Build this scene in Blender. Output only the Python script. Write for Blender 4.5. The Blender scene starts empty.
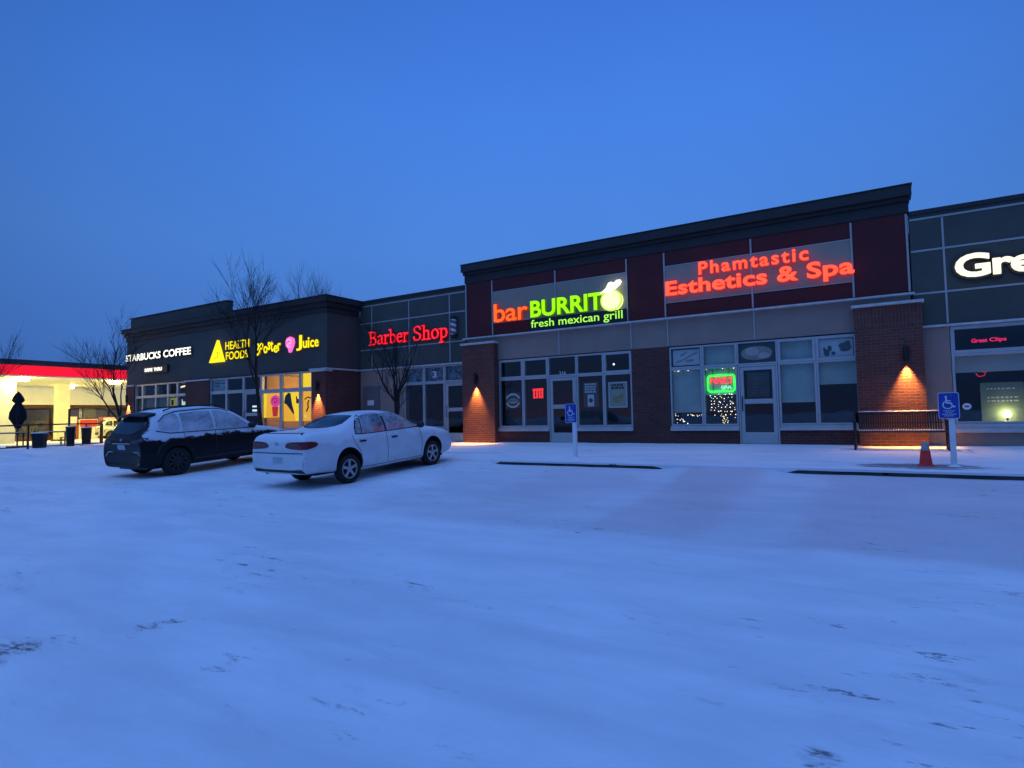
import bpy, bmesh, math, random
from mathutils import Vector, Matrix, geometry
from mathutils.bvhtree import BVHTree
random.seed(7)
PI = math.pi
R = math.radians
scene = bpy.context.scene
COL = scene.collection
for _ms in (scene.view_settings,):
    _ms.view_transform = 'Standard'; _ms.look = 'None'; _ms.gamma = 1.0; _ms.exposure = 0.0
    _ms.use_curve_mapping = False
scene.cycles.use_denoising = True
try:
    scene.cycles.denoiser = 'OPENIMAGEDENOISE'
except Exception:
    pass
scene.cycles.max_bounces = 8
scene.cycles.transparent_max_bounces = 12
scene.cycles.sample_clamp_indirect = 4.0
scene.cycles.caustics_reflective = False
scene.cycles.caustics_refractive = False

# ------------------------------------------------------------------ materials
def lin(r, g, b):
    f = lambda c: (c / 255 / 12.92) if c / 255 <= 0.04045 else ((c / 255 + 0.055) / 1.055) ** 2.4
    return (f(r), f(g), f(b))

class NT:
    """small helper round a node tree"""
    def __init__(s, name):
        s.m = bpy.data.materials.new(name); s.m.use_nodes = True
        s.t = s.m.node_tree; s.t.nodes.clear()
        s.out = s.t.nodes.new('ShaderNodeOutputMaterial')
    def n(s, typ, **kw):
        nd = s.t.nodes.new('ShaderNode' + typ)
        for k, v in kw.items():
            if k.startswith('_'): setattr(nd, k[1:], v)
            else: nd.inputs[k.replace('__', ' ')].default_value = v
        return nd
    def l(s, a, b): s.t.links.new(a, b)
    def pos(s): return s.n('NewGeometry').outputs['Position']
    def obj(s): return s.n('TexCoord').outputs['Object']
    def scaled(s, src, sc):
        mp = s.n('Mapping'); mp.inputs['Scale'].default_value = sc; s.l(src, mp.inputs['Vector']); return mp.outputs[0]
    def noise(s, src, scale, detail=4, rough=.55, dist=0):
        nd = s.n('TexNoise', Scale=scale, Detail=detail, Roughness=rough, Distortion=dist)
        s.l(src, nd.inputs['Vector']); return nd.outputs[0]
    def ramp(s, fac, stops, interp='LINEAR'):
        nd = s.n('ValToRGB'); cr = nd.color_ramp; cr.interpolation = interp
        while len(cr.elements) < len(stops): cr.elements.new(.5)
        for e, (p, c) in zip(cr.elements, stops):
            e.position = p; e.color = (c if isinstance(c, tuple) else (c, c, c)) + (1,) if not (isinstance(c, tuple) and len(c) == 4) else c
        s.l(fac, nd.inputs[0]); return nd.outputs[0]
    def mix(s, fac, a, b):
        nd = s.n('Mix', _data_type='RGBA')
        for sock, v in ((nd.inputs[0], fac), (nd.inputs[6], a), (nd.inputs[7], b)):
            if hasattr(v, 'is_output'): s.l(v, sock)
            elif isinstance(v, tuple): sock.default_value = v + (1,)
            else: sock.default_value = v
        return nd.outputs[2]
    def math(s, op, a, b=0.0, clamp=False):
        nd = s.n('Math', _operation=op, _use_clamp=clamp)
        for sock, v in ((nd.inputs[0], a), (nd.inputs[1], b)):
            if hasattr(v, 'is_output'): s.l(v, sock)
            else: sock.default_value = v
        return nd.outputs[0]
    def sep(s, src):
        nd = s.n('SeparateXYZ'); s.l(src, nd.inputs[0]); return nd.outputs
    def comb(s, x, y, z):
        nd = s.n('CombineXYZ')
        for sock, v in zip(nd.inputs, (x, y, z)):
            if hasattr(v, 'is_output'): s.l(v, sock)
            else: sock.default_value = v
        return nd.outputs[0]
    def bump(s, h, strength=.3, dist=.02):
        nd = s.n('Bump', Strength=strength, Distance=dist); s.l(h, nd.inputs['Height']); return nd.outputs[0]
    def pbsdf(s, col, rough=.6, metal=0., spec=.5, normal=None, emit=None, estr=0.):
        nd = s.n('BsdfPrincipled'); i = nd.inputs
        for sock, v in ((i['Base Color'], col), (i['Roughness'], rough), (i['Metallic'], metal)):
            if hasattr(v, 'is_output'): s.l(v, sock)
            elif isinstance(v, tuple): sock.default_value = v + (1,)
            else: sock.default_value = v
        i['Specular IOR Level'].default_value = spec
        if normal is not None: s.l(normal, i['Normal'])
        if emit is not None:
            if hasattr(emit, 'is_output'): s.l(emit, i['Emission Color'])
            else: i['Emission Color'].default_value = emit + (1,)
            i['Emission Strength'].default_value = estr
        s.l(nd.outputs[0], s.out.inputs[0]); return nd

def plain(name, col, rough=.6, metal=0., var=.18, scale=3., bump=.15, bscale=60., spec=.4):
    t = NT(name); p = t.pos()
    n1 = t.noise(p, scale, 5)
    c = t.mix(t.ramp(n1, [(.3, 0.), (.7, 1.)]), tuple(x * (1 - var) for x in col), tuple(min(1, x * (1 + var)) for x in col))
    nm = t.bump(t.noise(p, bscale, 3), bump, .01) if bump else None
    rr = t.math('MULTIPLY_ADD', n1, .2); 
    t.pbsdf(c, rough, metal, spec, nm)
    return t.m

def glow(name, col, strength, core=None):
    t = NT(name)
    e = t.n('Emission', Strength=strength)
    p = t.obj()
    n1 = t.noise(p, 2.3, 2)
    c = t.mix(n1, tuple(x * .88 for x in col), tuple(x * 1.1 for x in col))
    t.l(c, e.inputs[0]); t.l(e.outputs[0], t.out.inputs[0])
    return t.m

def brick_mat(name, c1, c2, mortar, rot=False):
    t = NT(name); p = t.sep(t.pos())
    h = t.math('ADD', p[0], p[1])
    v = t.comb(p[2], h, 0.) if rot else t.comb(h, p[2], 0.)
    b = t.n('TexBrick', Scale=1.0); t.l(v, b.inputs['Vector'])
    b.inputs['Color1'].default_value = c1 + (1,); b.inputs['Color2'].default_value = c2 + (1,); b.inputs['Mortar'].default_value = mortar + (1,)
    b.inputs['Mortar Size'].default_value = .008; b.inputs['Mortar Smooth'].default_value = .2
    b.inputs['Brick Width'].default_value = .21; b.inputs['Row Height'].default_value = .074
    if rot: b.offset = 0.0
    big = t.noise(t.pos(), 1.3, 4)
    c = t.mix(t.ramp(big, [(.3, 0.), (.75, .5)]), b.outputs[0], tuple(x * .55 for x in c1))
    hh = t.math('SUBTRACT', t.math('MULTIPLY', t.noise(t.pos(), 25, 4), .6), b.outputs[1])
    t.pbsdf(c, .85, 0, .25, t.bump(hh, .9, .012))
    return t.m

M = {}
M['brick'] = brick_mat('brick', (.19, .062, .045), (.125, .045, .036), (.17, .12, .10))
M['brick_soldier'] = brick_mat('brick_soldier', (.19, .062, .045), (.125, .045, .036), (.17, .12, .10), True)
M['brick_dark'] = brick_mat('brick_dark', (.15, .05, .04), (.10, .036, .03), (.13, .09, .08))
M['burgundy'] = plain('burgundy_panel', (.10, .013, .014), .75, var=.12, scale=1.2, bump=.25, bscale=140)
M['grey_stucco'] = plain('grey_stucco', (.31, .22, .175), .85, var=.1, scale=1.5, bump=.35, bscale=150)
M['sign_panel'] = plain('sign_panel', (.33, .27, .20), .8, var=.08, scale=1.5, bump=.3, bscale=150)
M['slate'] = plain('slate_panel', (.072, .076, .062), .75, var=.14, scale=1.2, bump=.25, bscale=120)
M['slate_dark'] = plain('dark_stucco', (.066, .068, .058), .8, var=.12, scale=.8, bump=.25, bscale=120)
M['cornice'] = plain('cornice', (.028, .026, .024), .6, var=.15, scale=1.5, bump=.1)
M['strip'] = plain('reveal_strip', (.42, .40, .37), .5, .2, var=.08, bump=.05)
M['ledge'] = plain('snowy_ledge', (.55, .53, .50), .7, var=.15, scale=6, bump=.3, bscale=30)
M['aluminium'] = plain('window_aluminium', (.46, .45, .43), .42, .35, var=.08, scale=4, bump=.04)
M['sill'] = plain('sill_metal', (.52, .50, .48), .5, .2, var=.1, scale=4, bump=.06)
M['roof'] = plain('roof_snow', (.72, .74, .78), .8, var=.05, scale=.6, bump=.4, bscale=6)
M['black_metal'] = plain('black_metal', (.018, .018, .02), .45, .3, var=.2, scale=8, bump=.08)
M['dark_plastic'] = plain('dark_plastic', (.02, .02, .022), .55, var=.15, scale=10, bump=.1)
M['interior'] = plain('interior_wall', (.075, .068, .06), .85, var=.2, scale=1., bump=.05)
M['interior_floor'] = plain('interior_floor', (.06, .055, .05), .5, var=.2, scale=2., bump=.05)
M['blind'] = plain('window_blind', (.50, .58, .50), .8, var=.12, scale=2.5, bump=.15, bscale=40)
M['blind_grey'] = plain('window_shade', (.62, .52, .42), .85, var=.06, scale=2., bump=.1, bscale=40)
M['grey_door'] = plain('steel_door', (.16, .16, .155), .5, .2, var=.1, scale=3, bump=.05)
M['white_paint'] = plain('white_paint', (.75, .75, .74), .45, var=.05, scale=6, bump=.05)
M['snow'] = plain('snow_cap', (.82, .83, .85), .75, var=.03, scale=5, bump=.4, bscale=25)
M['bark'] = plain('bark', (.018, .015, .013), .9, var=.35, scale=6, bump=.8, bscale=40)
M['concrete'] = plain('kerb_concrete', (.055, .052, .05), .9, var=.4, scale=3, bump=.5, bscale=40)

def glass_mat(name, tint=(.88, .91, .91), refl=1.0):
    t = NT(name)
    tr = t.n('BsdfTransparent'); tr.inputs[0].default_value = tint + (1,)
    gl = t.n('BsdfGlossy', Roughness=.02); gl.inputs[0].default_value = (.95, .97, 1, 1)
    lw = t.n('LayerWeight', Blend=.5); sch = t.math('ADD', .04, t.math('MULTIPLY', t.math('POWER', lw.outputs['Facing'], 5.0), .96))
    n1 = t.noise(t.pos(), .9, 2)
    bm = t.bump(n1, .06, .05); t.l(bm, gl.inputs['Normal']); 
    ms = t.n('MixShader'); f = t.math('MULTIPLY', sch, refl, True)
    t.l(f, ms.inputs[0]); t.l(tr.outputs[0], ms.inputs[1]); t.l(gl.outputs[0], ms.inputs[2]); t.l(ms.outputs[0], t.out.inputs[0])
    return t.m
M['glass'] = glass_mat('window_glass')

def snow_ground(name, kind):
    t = NT(name); p = t.pos(); s = t.sep(p)
    # bare flecks gathered in loose clusters, drawn out along the way wheels and wind drag the snow
    def turned(sc, rot=-31.):
        mp = t.n('Mapping'); mp.inputs['Scale'].default_value = sc; mp.inputs['Rotation'].default_value = (0, 0, R(rot)); t.l(p, mp.inputs['Vector']); return mp.outputs[0]
    def band_(src, a, b, lo=0., hi=1.):
        m = t.n('MapRange', _clamp=True, _interpolation_type='SMOOTHSTEP'); t.l(src, m.inputs[0])
        for k, v in zip((1, 2, 3, 4), (a, b, lo, hi)): m.inputs[k].default_value = v
        return m.outputs[0]
    cl = t.ramp(t.noise(turned((.38, .75, 1.), -25.), 1.0, 3, .55), [(.50, 0.), (.64, 1.)])
    fl = t.ramp(t.noise(turned((1.9, 7.5, 3.)), 1.0, 6, .66, .4), [(.585, 0.), (.635, 1.)])
    sp = t.ramp(t.noise(turned((11., 26., 9.)), 1.0, 4, .7), [(.48, 0.), (.56, 1.)])
    bare = t.math('MULTIPLY', cl, t.math('MULTIPLY', fl, sp), True)
    halo = t.math('MULTIPLY', cl, t.ramp(t.noise(turned((1.6, 5.5, 3.)), 1.0, 5, .62, .4), [(.56, 0.), (.70, .34)]))
    grain = t.noise(p, 38., 4, .7)
    base = t.mix(t.ramp(t.noise(turned((.6, 1.3, 1.), -25.), 1.0, 6, .62), [(.32, 0.), (.62, 1.)]), (.73, .745, .77), (.87, .875, .885))
    c = base
    if kind == 'lot':
        wob = t.math('MULTIPLY', t.math('SUBTRACT', t.noise(t.scaled(p, (.9, .9, 1.)), 1.0, 5, .6), .5), 1.5)
        yy = t.math('ADD', s[1], wob); xx = t.math('ADD', s[0], t.math('MULTIPLY', wob, .35))
        zone = t.math('MULTIPLY', band_(yy, 6.55, 7.35), band_(s[0], -8.6, -6.8))
        aisle = t.math('MULTIPLY', band_(xx, -3.50, -3.22), band_(xx, -2.1, -1.65, 1., 0.))          # hatched access aisle
        stall = band_(xx, -1.15, -.70); left = t.math('MULTIPLY', band_(xx, -6.6, -5.9), band_(xx, -4.3, -3.8, 1., 0.))
        streak = t.ramp(t.noise(t.scaled(p, (.5, .22, 1.)), 1.0, 4, .6), [(.35, .55), (.65, 1.)])
        amt = t.math('MAXIMUM', aisle, t.math('MAXIMUM', t.math('MULTIPLY', stall, .85), t.math('MULTIPLY', left, .35)))
        amt = t.math('MULTIPLY', t.math('ADD', t.math('MULTIPLY', amt, t.math('MULTIPLY', streak, .55)), .44), zone)
        c = t.mix(t.math('MULTIPLY', amt, t.ramp(grain, [(.35, .62), (.65, .36)])), c, (.52, .31, .31))  # thinner snow, with the signs' red light mixed into its colour
        trk = t.math('MULTIPLY', t.ramp(t.noise(turned((.25, 1.6, 1.), -38.), 1.0, 3, .5, .5), [(.50, 0.), (.62, .30)]), band_(s[1], -2., 1.))
        c = t.mix(trk, c, (.62, .63, .66))
        for cx, cy, r0, r1, rt in ((-5.18, 1.75, .04, .26, -20.), (-.30, 3.04, .0, .10, -50.), (-4.75, 2.55, .0, .16, 40.), (-3.6, 2.4, .0, .14, -10.)):
            v = t.n('VectorMath', _operation='DISTANCE'); t.l(p, v.inputs[0]); v.inputs[1].default_value = (cx, cy, -.62)
            d = t.math('ADD', v.outputs['Value'], t.math('MULTIPLY', t.math('SUBTRACT', t.noise(turned((2.6, 7., 2.), rt), 1.3, 5, .65), .5), .8))
            bl = t.ramp(d, [(r0, 1.), (r1, 0.)]); bare = t.math('MAXIMUM', bare, t.math('MULTIPLY', bl, sp)); halo = t.math('MAXIMUM', halo, t.math('MULTIPLY', bl, .4))
    c = t.mix(halo, c, (.40, .40, .42))
    c = t.mix(t.math('MULTIPLY', bare, .8), c, (.06, .06, .065))
    if kind == 'walk':
        # swept bare slab round the cone and the sign post
        v = t.n('VectorMath', _operation='DISTANCE'); q = t.scaled(p, (1., 2.2, 0.)); t.l(q, v.inputs[0]); v.inputs[1].default_value = (.55, 12.92 * 2.2, 0)
        d = t.math('ADD', v.outputs['Value'], t.math('MULTIPLY', t.math('SUBTRACT', t.noise(t.scaled(p, (1.5, 6, 1)), 1.5, 5, .65), .5), 2.2))
        c = t.mix(t.math('MULTIPLY', t.ramp(d, [(.85, 1.), (1.2, 0.)]), t.ramp(grain, [(.35, 1.), (.6, .55)])), c, (.07, .065, .065))
    hgt = t.math('ADD', t.math('MULTIPLY', t.noise(t.scaled(p, (.8, 1.4, 1.)), 1.6, 6, .62), 1.0), t.math('MULTIPLY', grain, .10))
    hgt = t.math('SUBTRACT', hgt, t.math('MULTIPLY', bare, .25))
    t.pbsdf(c, .7, 0, .25, t.bump(hgt, .40, .055))
    return t.m
M['lot'] = snow_ground('parking_lot_snow', 'lot')
M['walk'] = snow_ground('sidewalk_snow', 'walk')

# ------------------------------------------------------------------ mesh builder
class MB:
    def __init__(s): s.v = []; s.f = []; s.mi = []; s.cur = 0
    def add(s, vs, fs, mi=None):
        o = len(s.v); s.v += [tuple(v) for v in vs]; s.f += [tuple(i + o for i in f) for f in fs]
        s.mi += [s.cur if mi is None else mi] * len(fs); return s
    def box(s, x0, x1, y0, y1, z0, z1, mi=None):
        return s.add([(x0, y0, z0), (x1, y0, z0), (x1, y1, z0), (x0, y1, z0), (x0, y0, z1), (x1, y0, z1), (x1, y1, z1), (x0, y1, z1)],
                     [(0, 3, 2, 1), (4, 5, 6, 7), (0, 1, 5, 4), (1, 2, 6, 5), (2, 3, 7, 6), (3, 0, 4, 7)], mi)
    def prism(s, pts, y0, y1, mi=None):
        """polygon of (x,z) pushed from y0 (front) to y1"""
        n = len(pts)
        a = sum(pts[i][0] * pts[(i + 1) % n][1] - pts[(i + 1) % n][0] * pts[i][1] for i in range(n))
        if a < 0: pts = pts[::-1]
        vs = [(x, y0, z) for x, z in pts] + [(x, y1, z) for x, z in pts]
        fs = [tuple(range(n)), tuple(range(2 * n - 1, n - 1, -1))]
        fs += [(i, i + n, (i + 1) % n + n, (i + 1) % n) for i in range(n)]
        return s.add(vs, fs, mi)
    def tube(s, path, rad, n=8, mi=None, cap=True):
        path = [Vector(p) for p in path]; m = len(path)
        if not isinstance(rad, (list, tuple)): rad = [rad] * m
        vs = []; up = Vector((0, 0, 1))
        prev = None
        for i, p in enumerate(path):
            d = (path[min(i + 1, m - 1)] - path[max(i - 1, 0)]).normalized()
            if prev is None:
                a = d.orthogonal().normalized() if abs(d.z) > .95 else d.cross(up).normalized()
            else:
                a = (prev - d * prev.dot(d)); a = a.normalized() if a.length > 1e-6 else d.orthogonal().normalized()
            prev = a; b = d.cross(a)
            for k in range(n):
                t = 2 * PI * k / n; vs.append(p + (a * math.cos(t) + b * math.sin(t)) * rad[i])
        fs = [(i * n + k, i * n + (k + 1) % n, (i + 1) * n + (k + 1) % n, (i + 1) * n + k) for i in range(m - 1) for k in range(n)]
        if cap: fs += [tuple(range(n))[::-1], tuple((m - 1) * n + k for k in range(n))]
        return s.add(vs, fs, mi)
    def lathe(s, prof, c=(0, 0, 0), n=20, axis='z', mi=None, cap=True):
        """prof: (r, h) from one end to the other round the axis"""
        vs = []
        for r_, h in prof:
            for k in range(n):
                t = 2 * PI * k / n; a, b = r_ * math.cos(t), r_ * math.sin(t)
                vs.append({'z': (c[0] + a, c[1] + b, c[2] + h), 'y': (c[0] + a, c[1] + h, c[2] - b), 'x': (c[0] + h, c[1] + a, c[2] + b)}[axis])
        m = len(prof)
        fs = [(i * n + k, i * n + (k + 1) % n, (i + 1) * n + (k + 1) % n, (i + 1) * n + k) for i in range(m - 1) for k in range(n)]
        if cap and prof[0][0] > 1e-5: fs.append(tuple(range(n))[::-1])
        if cap and prof[-1][0] > 1e-5: fs.append(tuple((m - 1) * n + k for k in range(n)))
        return s.add(vs, fs, mi)
    def build(s, name, mats, parent=None, smooth=False, bevel=0., world=True, label=None):
        me = bpy.data.meshes.new(name)
        off = Vector((0, 0, 0))
        if parent is not None and world:
            q = parent
            while q is not None: off += q.location; q = q.parent
        me.from_pydata([tuple(Vector(v) - off) for v in s.v], [], s.f)
        return finish(name, me, mats, parent, smooth, bevel, s.mi, label)

def finish(name, me, mats, parent=None, smooth=False, bevel=0., mi=None, label=None):
    for m in (mats if isinstance(mats, (list, tuple)) else [mats]):
        me.materials.append(M[m] if isinstance(m, str) else m)
    if mi is not None and any(mi): me.polygons.foreach_set('material_index', mi)
    bm = bmesh.new(); bm.from_mesh(me)
    bmesh.ops.remove_doubles(bm, verts=bm.verts, dist=1e-5) if smooth else None
    bmesh.ops.recalc_face_normals(bm, faces=bm.faces)
    bm.to_mesh(me); bm.free()
    if smooth:
        me.polygons.foreach_set('use_smooth', [True] * len(me.polygons))
        try: me.set_sharp_from_angle(angle=R(38))
        except Exception: pass
    me.update()
    o = bpy.data.objects.new(name, me); COL.objects.link(o)
    if parent is not None: o.parent = parent
    if bevel:
        b = o.modifiers.new('edge', 'BEVEL'); b.width = bevel; b.segments = 2; b.limit_method = 'ANGLE'; b.angle_limit = R(40)
    if label: o['label'] = label
    return o

def tag(o, label=None, cat=None, group=None, kind=None):
    for k, v in (('label', label), ('category', cat), ('group', group), ('kind', kind)):
        if v: o[k] = v
    return o
def thing(name, label, cat, loc=(0, 0, 0), rz=0., group=None):
    o = bpy.data.objects.new(name, None); COL.objects.link(o); o.empty_display_size = .2
    o.location = loc; o.rotation_euler = (0, 0, rz)
    return tag(o, label, cat, group)
def copy_tree(o, parent=None):
    c = o.copy(); COL.objects.link(c)
    if parent is not None: c.parent = parent; c.matrix_parent_inverse = o.matrix_parent_inverse
    for ch in list(o.children): copy_tree(ch, c)
    return c

def text_mesh(s, offset=0., shear=0., spacing=1., extrude=.5, res=4):
    cu = bpy.data.curves.new('t', 'FONT'); cu.body = s; cu.offset = offset; cu.shear = shear; cu.space_character = spacing
    cu.extrude = extrude; cu.resolution_u = res
    o = bpy.data.objects.new('t', cu); COL.objects.link(o)
    dg = bpy.context.evaluated_depsgraph_get(); dg.update()
    me = bpy.data.meshes.new_from_object(o.evaluated_get(dg))
    bpy.data.objects.remove(o); bpy.data.curves.remove(cu)
    vs = [v.co.copy() for v in me.vertices]; fs = [tuple(p.vertices) for p in me.polygons]
    bpy.data.meshes.remove(me)
    return vs, fs

def letters(mb, s, x0, x1, z0, z1, y, depth=.1, mi=0, side=None, offset=0., shear=0., spacing=1., rot=0.):
    """text stood upright facing -Y, fitted to the box x0..x1, z0..z1; front face at y"""
    vs, fs = text_mesh(s, offset, shear, spacing)
    if rot:
        cr, sr = math.cos(rot), math.sin(rot); vs = [Vector((v.x * cr - v.y * sr, v.x * sr + v.y * cr, v.z)) for v in vs]
    ax, bx = min(v.x for v in vs), max(v.x for v in vs); ay, by = min(v.y for v in vs), max(v.y for v in vs)
    kx, kz = (x1 - x0) / (bx - ax), (z1 - z0) / (by - ay)
    out = [(x0 + (v.x - ax) * kx, y + (.5 - v.z) * depth, z0 + (v.y - ay) * kz) for v in vs]
    if side is None: return mb.add(out, fs, mi)
    o = len(mb.v); mb.v += out
    for f in fs:
        front = all(abs(vs[i].z - .5) < 1e-4 for i in f)
        mb.f.append(tuple(i + o for i in f)); mb.mi.append(mi if front else side)
    return mb

def words(s, names, parent, mats, x0, x1, z0, z1, y, depth, **kw):
    """lettering of several words: one part per word"""
    mb = MB(); letters(mb, s, x0, x1, z0, z1, y, depth, 0, 1 if len(mats) > 1 else 0, **kw)
    par = list(range(len(mb.v)))
    def find(a):
        while par[a] != a: par[a] = par[par[a]]; a = par[a]
        return a
    for f in mb.f:
        for i in f[1:]: par[find(i)] = find(f[0])
    ext = {}
    for i, v in enumerate(mb.v):
        r_ = find(i); e_ = ext.setdefault(r_, [v[0], v[0]]); e_[0] = min(e_[0], v[0]); e_[1] = max(e_[1], v[0])
    iv = sorted(ext.values()); mg = [list(iv[0])]
    for a, b in iv[1:]:
        if a <= mg[-1][1]: mg[-1][1] = max(mg[-1][1], b)
        else: mg.append([a, b])
    gaps = sorted(range(len(mg) - 1), key=lambda i: mg[i][1] - mg[i + 1][0])[:len(names) - 1]
    cuts = sorted((mg[i][1] + mg[i + 1][0]) / 2 for i in gaps)
    sub = [MB() for _ in names]; idx = [dict() for _ in names]
    for f, m_ in zip(mb.f, mb.mi):
        k = sum(mb.v[f[0]][0] > c for c in cuts); g = []
        for i in f:
            if i not in idx[k]: idx[k][i] = len(sub[k].v); sub[k].v.append(mb.v[i])
            g.append(idx[k][i])
        sub[k].f.append(tuple(g)); sub[k].mi.append(m_)
    for nm, b in zip(names, sub): b.build(nm, mats, parent)

def hull2(pts):
    pts = sorted(set((round(a, 5), round(b, 5)) for a, b in pts))
    def half(ps):
        h = []
        for p in ps:
            while len(h) > 1 and (h[-1][0] - h[-2][0]) * (p[1] - h[-2][1]) - (h[-1][1] - h[-2][1]) * (p[0] - h[-2][0]) <= 0: h.pop()
            h.append(p)
        return h
    a, b = half(pts), half(pts[::-1]); return a[:-1] + b[:-1]

SERIF = {
 'B': [[(.15,0),(.15,.7)],[(.02,.7),(.38,.69),(.52,.6),(.5,.45),(.38,.37),(.15,.36)],[(.38,.37),(.56,.3),(.59,.15),(.47,.02),(.02,0)]],
 'a': [[(.1,.39),(.25,.47),(.38,.42),(.4,.3),(.4,.05),(.5,.0)],[(.4,.28),(.15,.22),(.08,.1),(.18,0),(.38,.1)]],
 'r': [[(.02,.46),(.13,.46),(.13,0)],[(.0,0),(.27,0)],[(.14,.33),(.25,.45),(.37,.46),(.38,.38)]],
 'b': [[(.0,.72),(.12,.72),(.12,.02)],[(.12,.38),(.27,.46),(.42,.4),(.47,.22),(.4,.06),(.27,0),(.12,.05)]],
 'e': [[(.08,.26),(.44,.27),(.42,.4),(.28,.47),(.12,.4),(.06,.22),(.13,.06),(.28,0),(.44,.08)]],
 'S': [[(.5,.53),(.45,.67),(.28,.72),(.12,.66),(.08,.53),(.18,.42),(.38,.34),(.5,.23),(.47,.08),(.3,0),(.12,.03),(.05,.18)]],
 'h': [[(.0,.72),(.12,.72),(.12,0)],[(.0,0),(.24,0)],[(.12,.36),(.27,.46),(.4,.42),(.42,.3),(.42,0)],[(.3,0),(.54,0)]],
 'o': [[(.27,.47),(.12,.4),(.06,.23),(.12,.06),(.27,0),(.42,.06),(.48,.23),(.42,.4),(.27,.47)]],
 'p': [[(.0,.46),(.12,.46),(.12,-.22)],[(.0,-.22),(.24,-.22)],[(.12,.38),(.27,.46),(.42,.4),(.47,.22),(.4,.06),(.27,0),(.12,.05)]],
 ' ': []}
ADV = {'B': .68, 'a': .56, 'r': .44, 'b': .56, 'e': .53, 'S': .62, 'h': .58, 'o': .56, 'p': .55, ' ': .3}
def serif_text(mb, s, x0, x1, z0, sz, y, depth, mi=0):
    total = sum(ADV[c] for c in s); k = (x1 - x0) / total; px = 0; j = 0
    for c in s:
        for st in SERIF[c]:
            for a, b in zip(st, st[1:]):
                hx, hz = .050, .019
                pts = [(p[0] + u * hx, p[1] + w * hz + u * .012) for p in (a, b) for u in (-1, 1) for w in (-1, 1)]
                j += 1; e = .0006 * (j % 9)
                o_ = len(mb.mi); mb.prism([(x0 + (px + q[0]) * k, z0 + q[1] * sz) for q in hull2(pts)], y - e, y + depth, mi)
                for i_ in range(o_ + 1, len(mb.mi)): mb.mi[i_] = 1
        px += ADV[c]

def disc(cx, cz, rx, rz=None, n=28, a0=0., a1=2 * PI):
    rz = rx if rz is None else rz
    return [(cx + rx * math.cos(a0 + (a1 - a0) * i / n), cz + rz * math.sin(a0 + (a1 - a0) * i / n)) for i in range(n if abs(a1 - a0 - 2 * PI) < 1e-6 else n + 1)]
def stroke(mb, path, w, y0, y1, mi=0, n=10):
    """flat ribbon of width w along an (x,z) path, with round joints"""
    for j, (a, b) in enumerate(zip(path, path[1:])):
        pts = [(p[0] + w / 2 * math.cos(t * 2 * PI / n), p[1] + w / 2 * math.sin(t * 2 * PI / n)) for p in (a, b) for t in range(n)]
        mb.prism(hull2(pts), y0 - .0004 * (j % 7), y1, mi)
# ------------------------------------------------------------------ camera
CAMZ = .91
cam_d = bpy.data.cameras.new('camera'); cam = bpy.data.objects.new('camera', cam_d); COL.objects.link(cam)
cam_d.sensor_width = 36; cam_d.lens = 36 * 600 / 1024; cam_d.clip_end = 3000; cam_d.clip_start = .05
_r, _u, _w = Vector((.85155799, .52390681, -.01925211)), Vector((.04396804, -.03477623, .99842748)), Vector((-.52241344, .85106537, .05264913))
cam.matrix_world = Matrix(((_r.x, _u.x, -_w.x, 0), (_r.y, _u.y, -_w.y, 0), (_r.z, _u.z, -_w.z, CAMZ), (0, 0, 0, 1)))
scene.camera = cam

# ------------------------------------------------------------------ sky and light
wd = bpy.data.worlds.new('World'); scene.world = wd; wd.use_nodes = True
wt = wd.node_tree; wt.nodes.clear()
wo = wt.nodes.new('ShaderNodeOutputWorld'); bg = wt.nodes.new('ShaderNodeBackground'); wt.links.new(bg.outputs[0], wo.inputs[0])
SUN_EL, SUN_ROT = R(2.0), R(205)
sky = wt.nodes.new('ShaderNodeTexSky'); sky.sky_type = 'NISHITA'; sky.sun_disc = False
sky.sun_elevation = SUN_EL; sky.sun_rotation = SUN_ROT; sky.ozone_density = 6.0; sky.air_density = 1.0; sky.dust_density = .3
tc = wt.nodes.new('ShaderNodeTexCoord'); sx = wt.nodes.new('ShaderNodeSeparateXYZ'); wt.links.new(tc.outputs['Generated'], sx.inputs[0])
cr = wt.nodes.new('ShaderNodeValToRGB'); e = cr.color_ramp
SKYS = [(0.0, (60, 104, 182)), (.10, (69, 116, 196)), (.26, (76, 130, 214)), (.45, (70, 129, 226)), (.62, (63, 120, 220)), (1.0, (44, 98, 200))]
while len(e.elements) < len(SKYS): e.elements.new(.5)
for el, (p, c) in zip(e.elements, SKYS): el.position = p; el.color = lin(*c) + (1,)
wt.links.new(sx.outputs[2], cr.inputs[0])
# thin even overcast: very soft cloud variation, and a slow fall-off towards the west
wn = wt.nodes.new('ShaderNodeTexNoise'); wn.inputs['Scale'].default_value = 1.6; wn.inputs['Detail'].default_value = 4; wt.links.new(tc.outputs['Generated'], wn.inputs['Vector'])
mr = wt.nodes.new('ShaderNodeMapRange'); wt.links.new(wn.outputs[0], mr.inputs[0])
for k, v in zip((1, 2, 3, 4), (.3, .7, .95, 1.05)): mr.inputs[k].default_value = v
vd = wt.nodes.new('ShaderNodeVectorMath'); vd.operation = 'DOT_PRODUCT'; wt.links.new(tc.outputs['Generated'], vd.inputs[0]); vd.inputs[1].default_value = (-.47, .88, .1)
m2 = wt.nodes.new('ShaderNodeMapRange'); wt.links.new(vd.outputs['Value'], m2.inputs[0])
for k, v in zip((1, 2, 3, 4), (.62, .97, .68, 1.02)): m2.inputs[k].default_value = v
mm = wt.nodes.new('ShaderNodeMath'); mm.operation = 'MULTIPLY'; wt.links.new(mr.outputs[0], mm.inputs[0]); wt.links.new(m2.outputs[0], mm.inputs[1])
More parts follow.
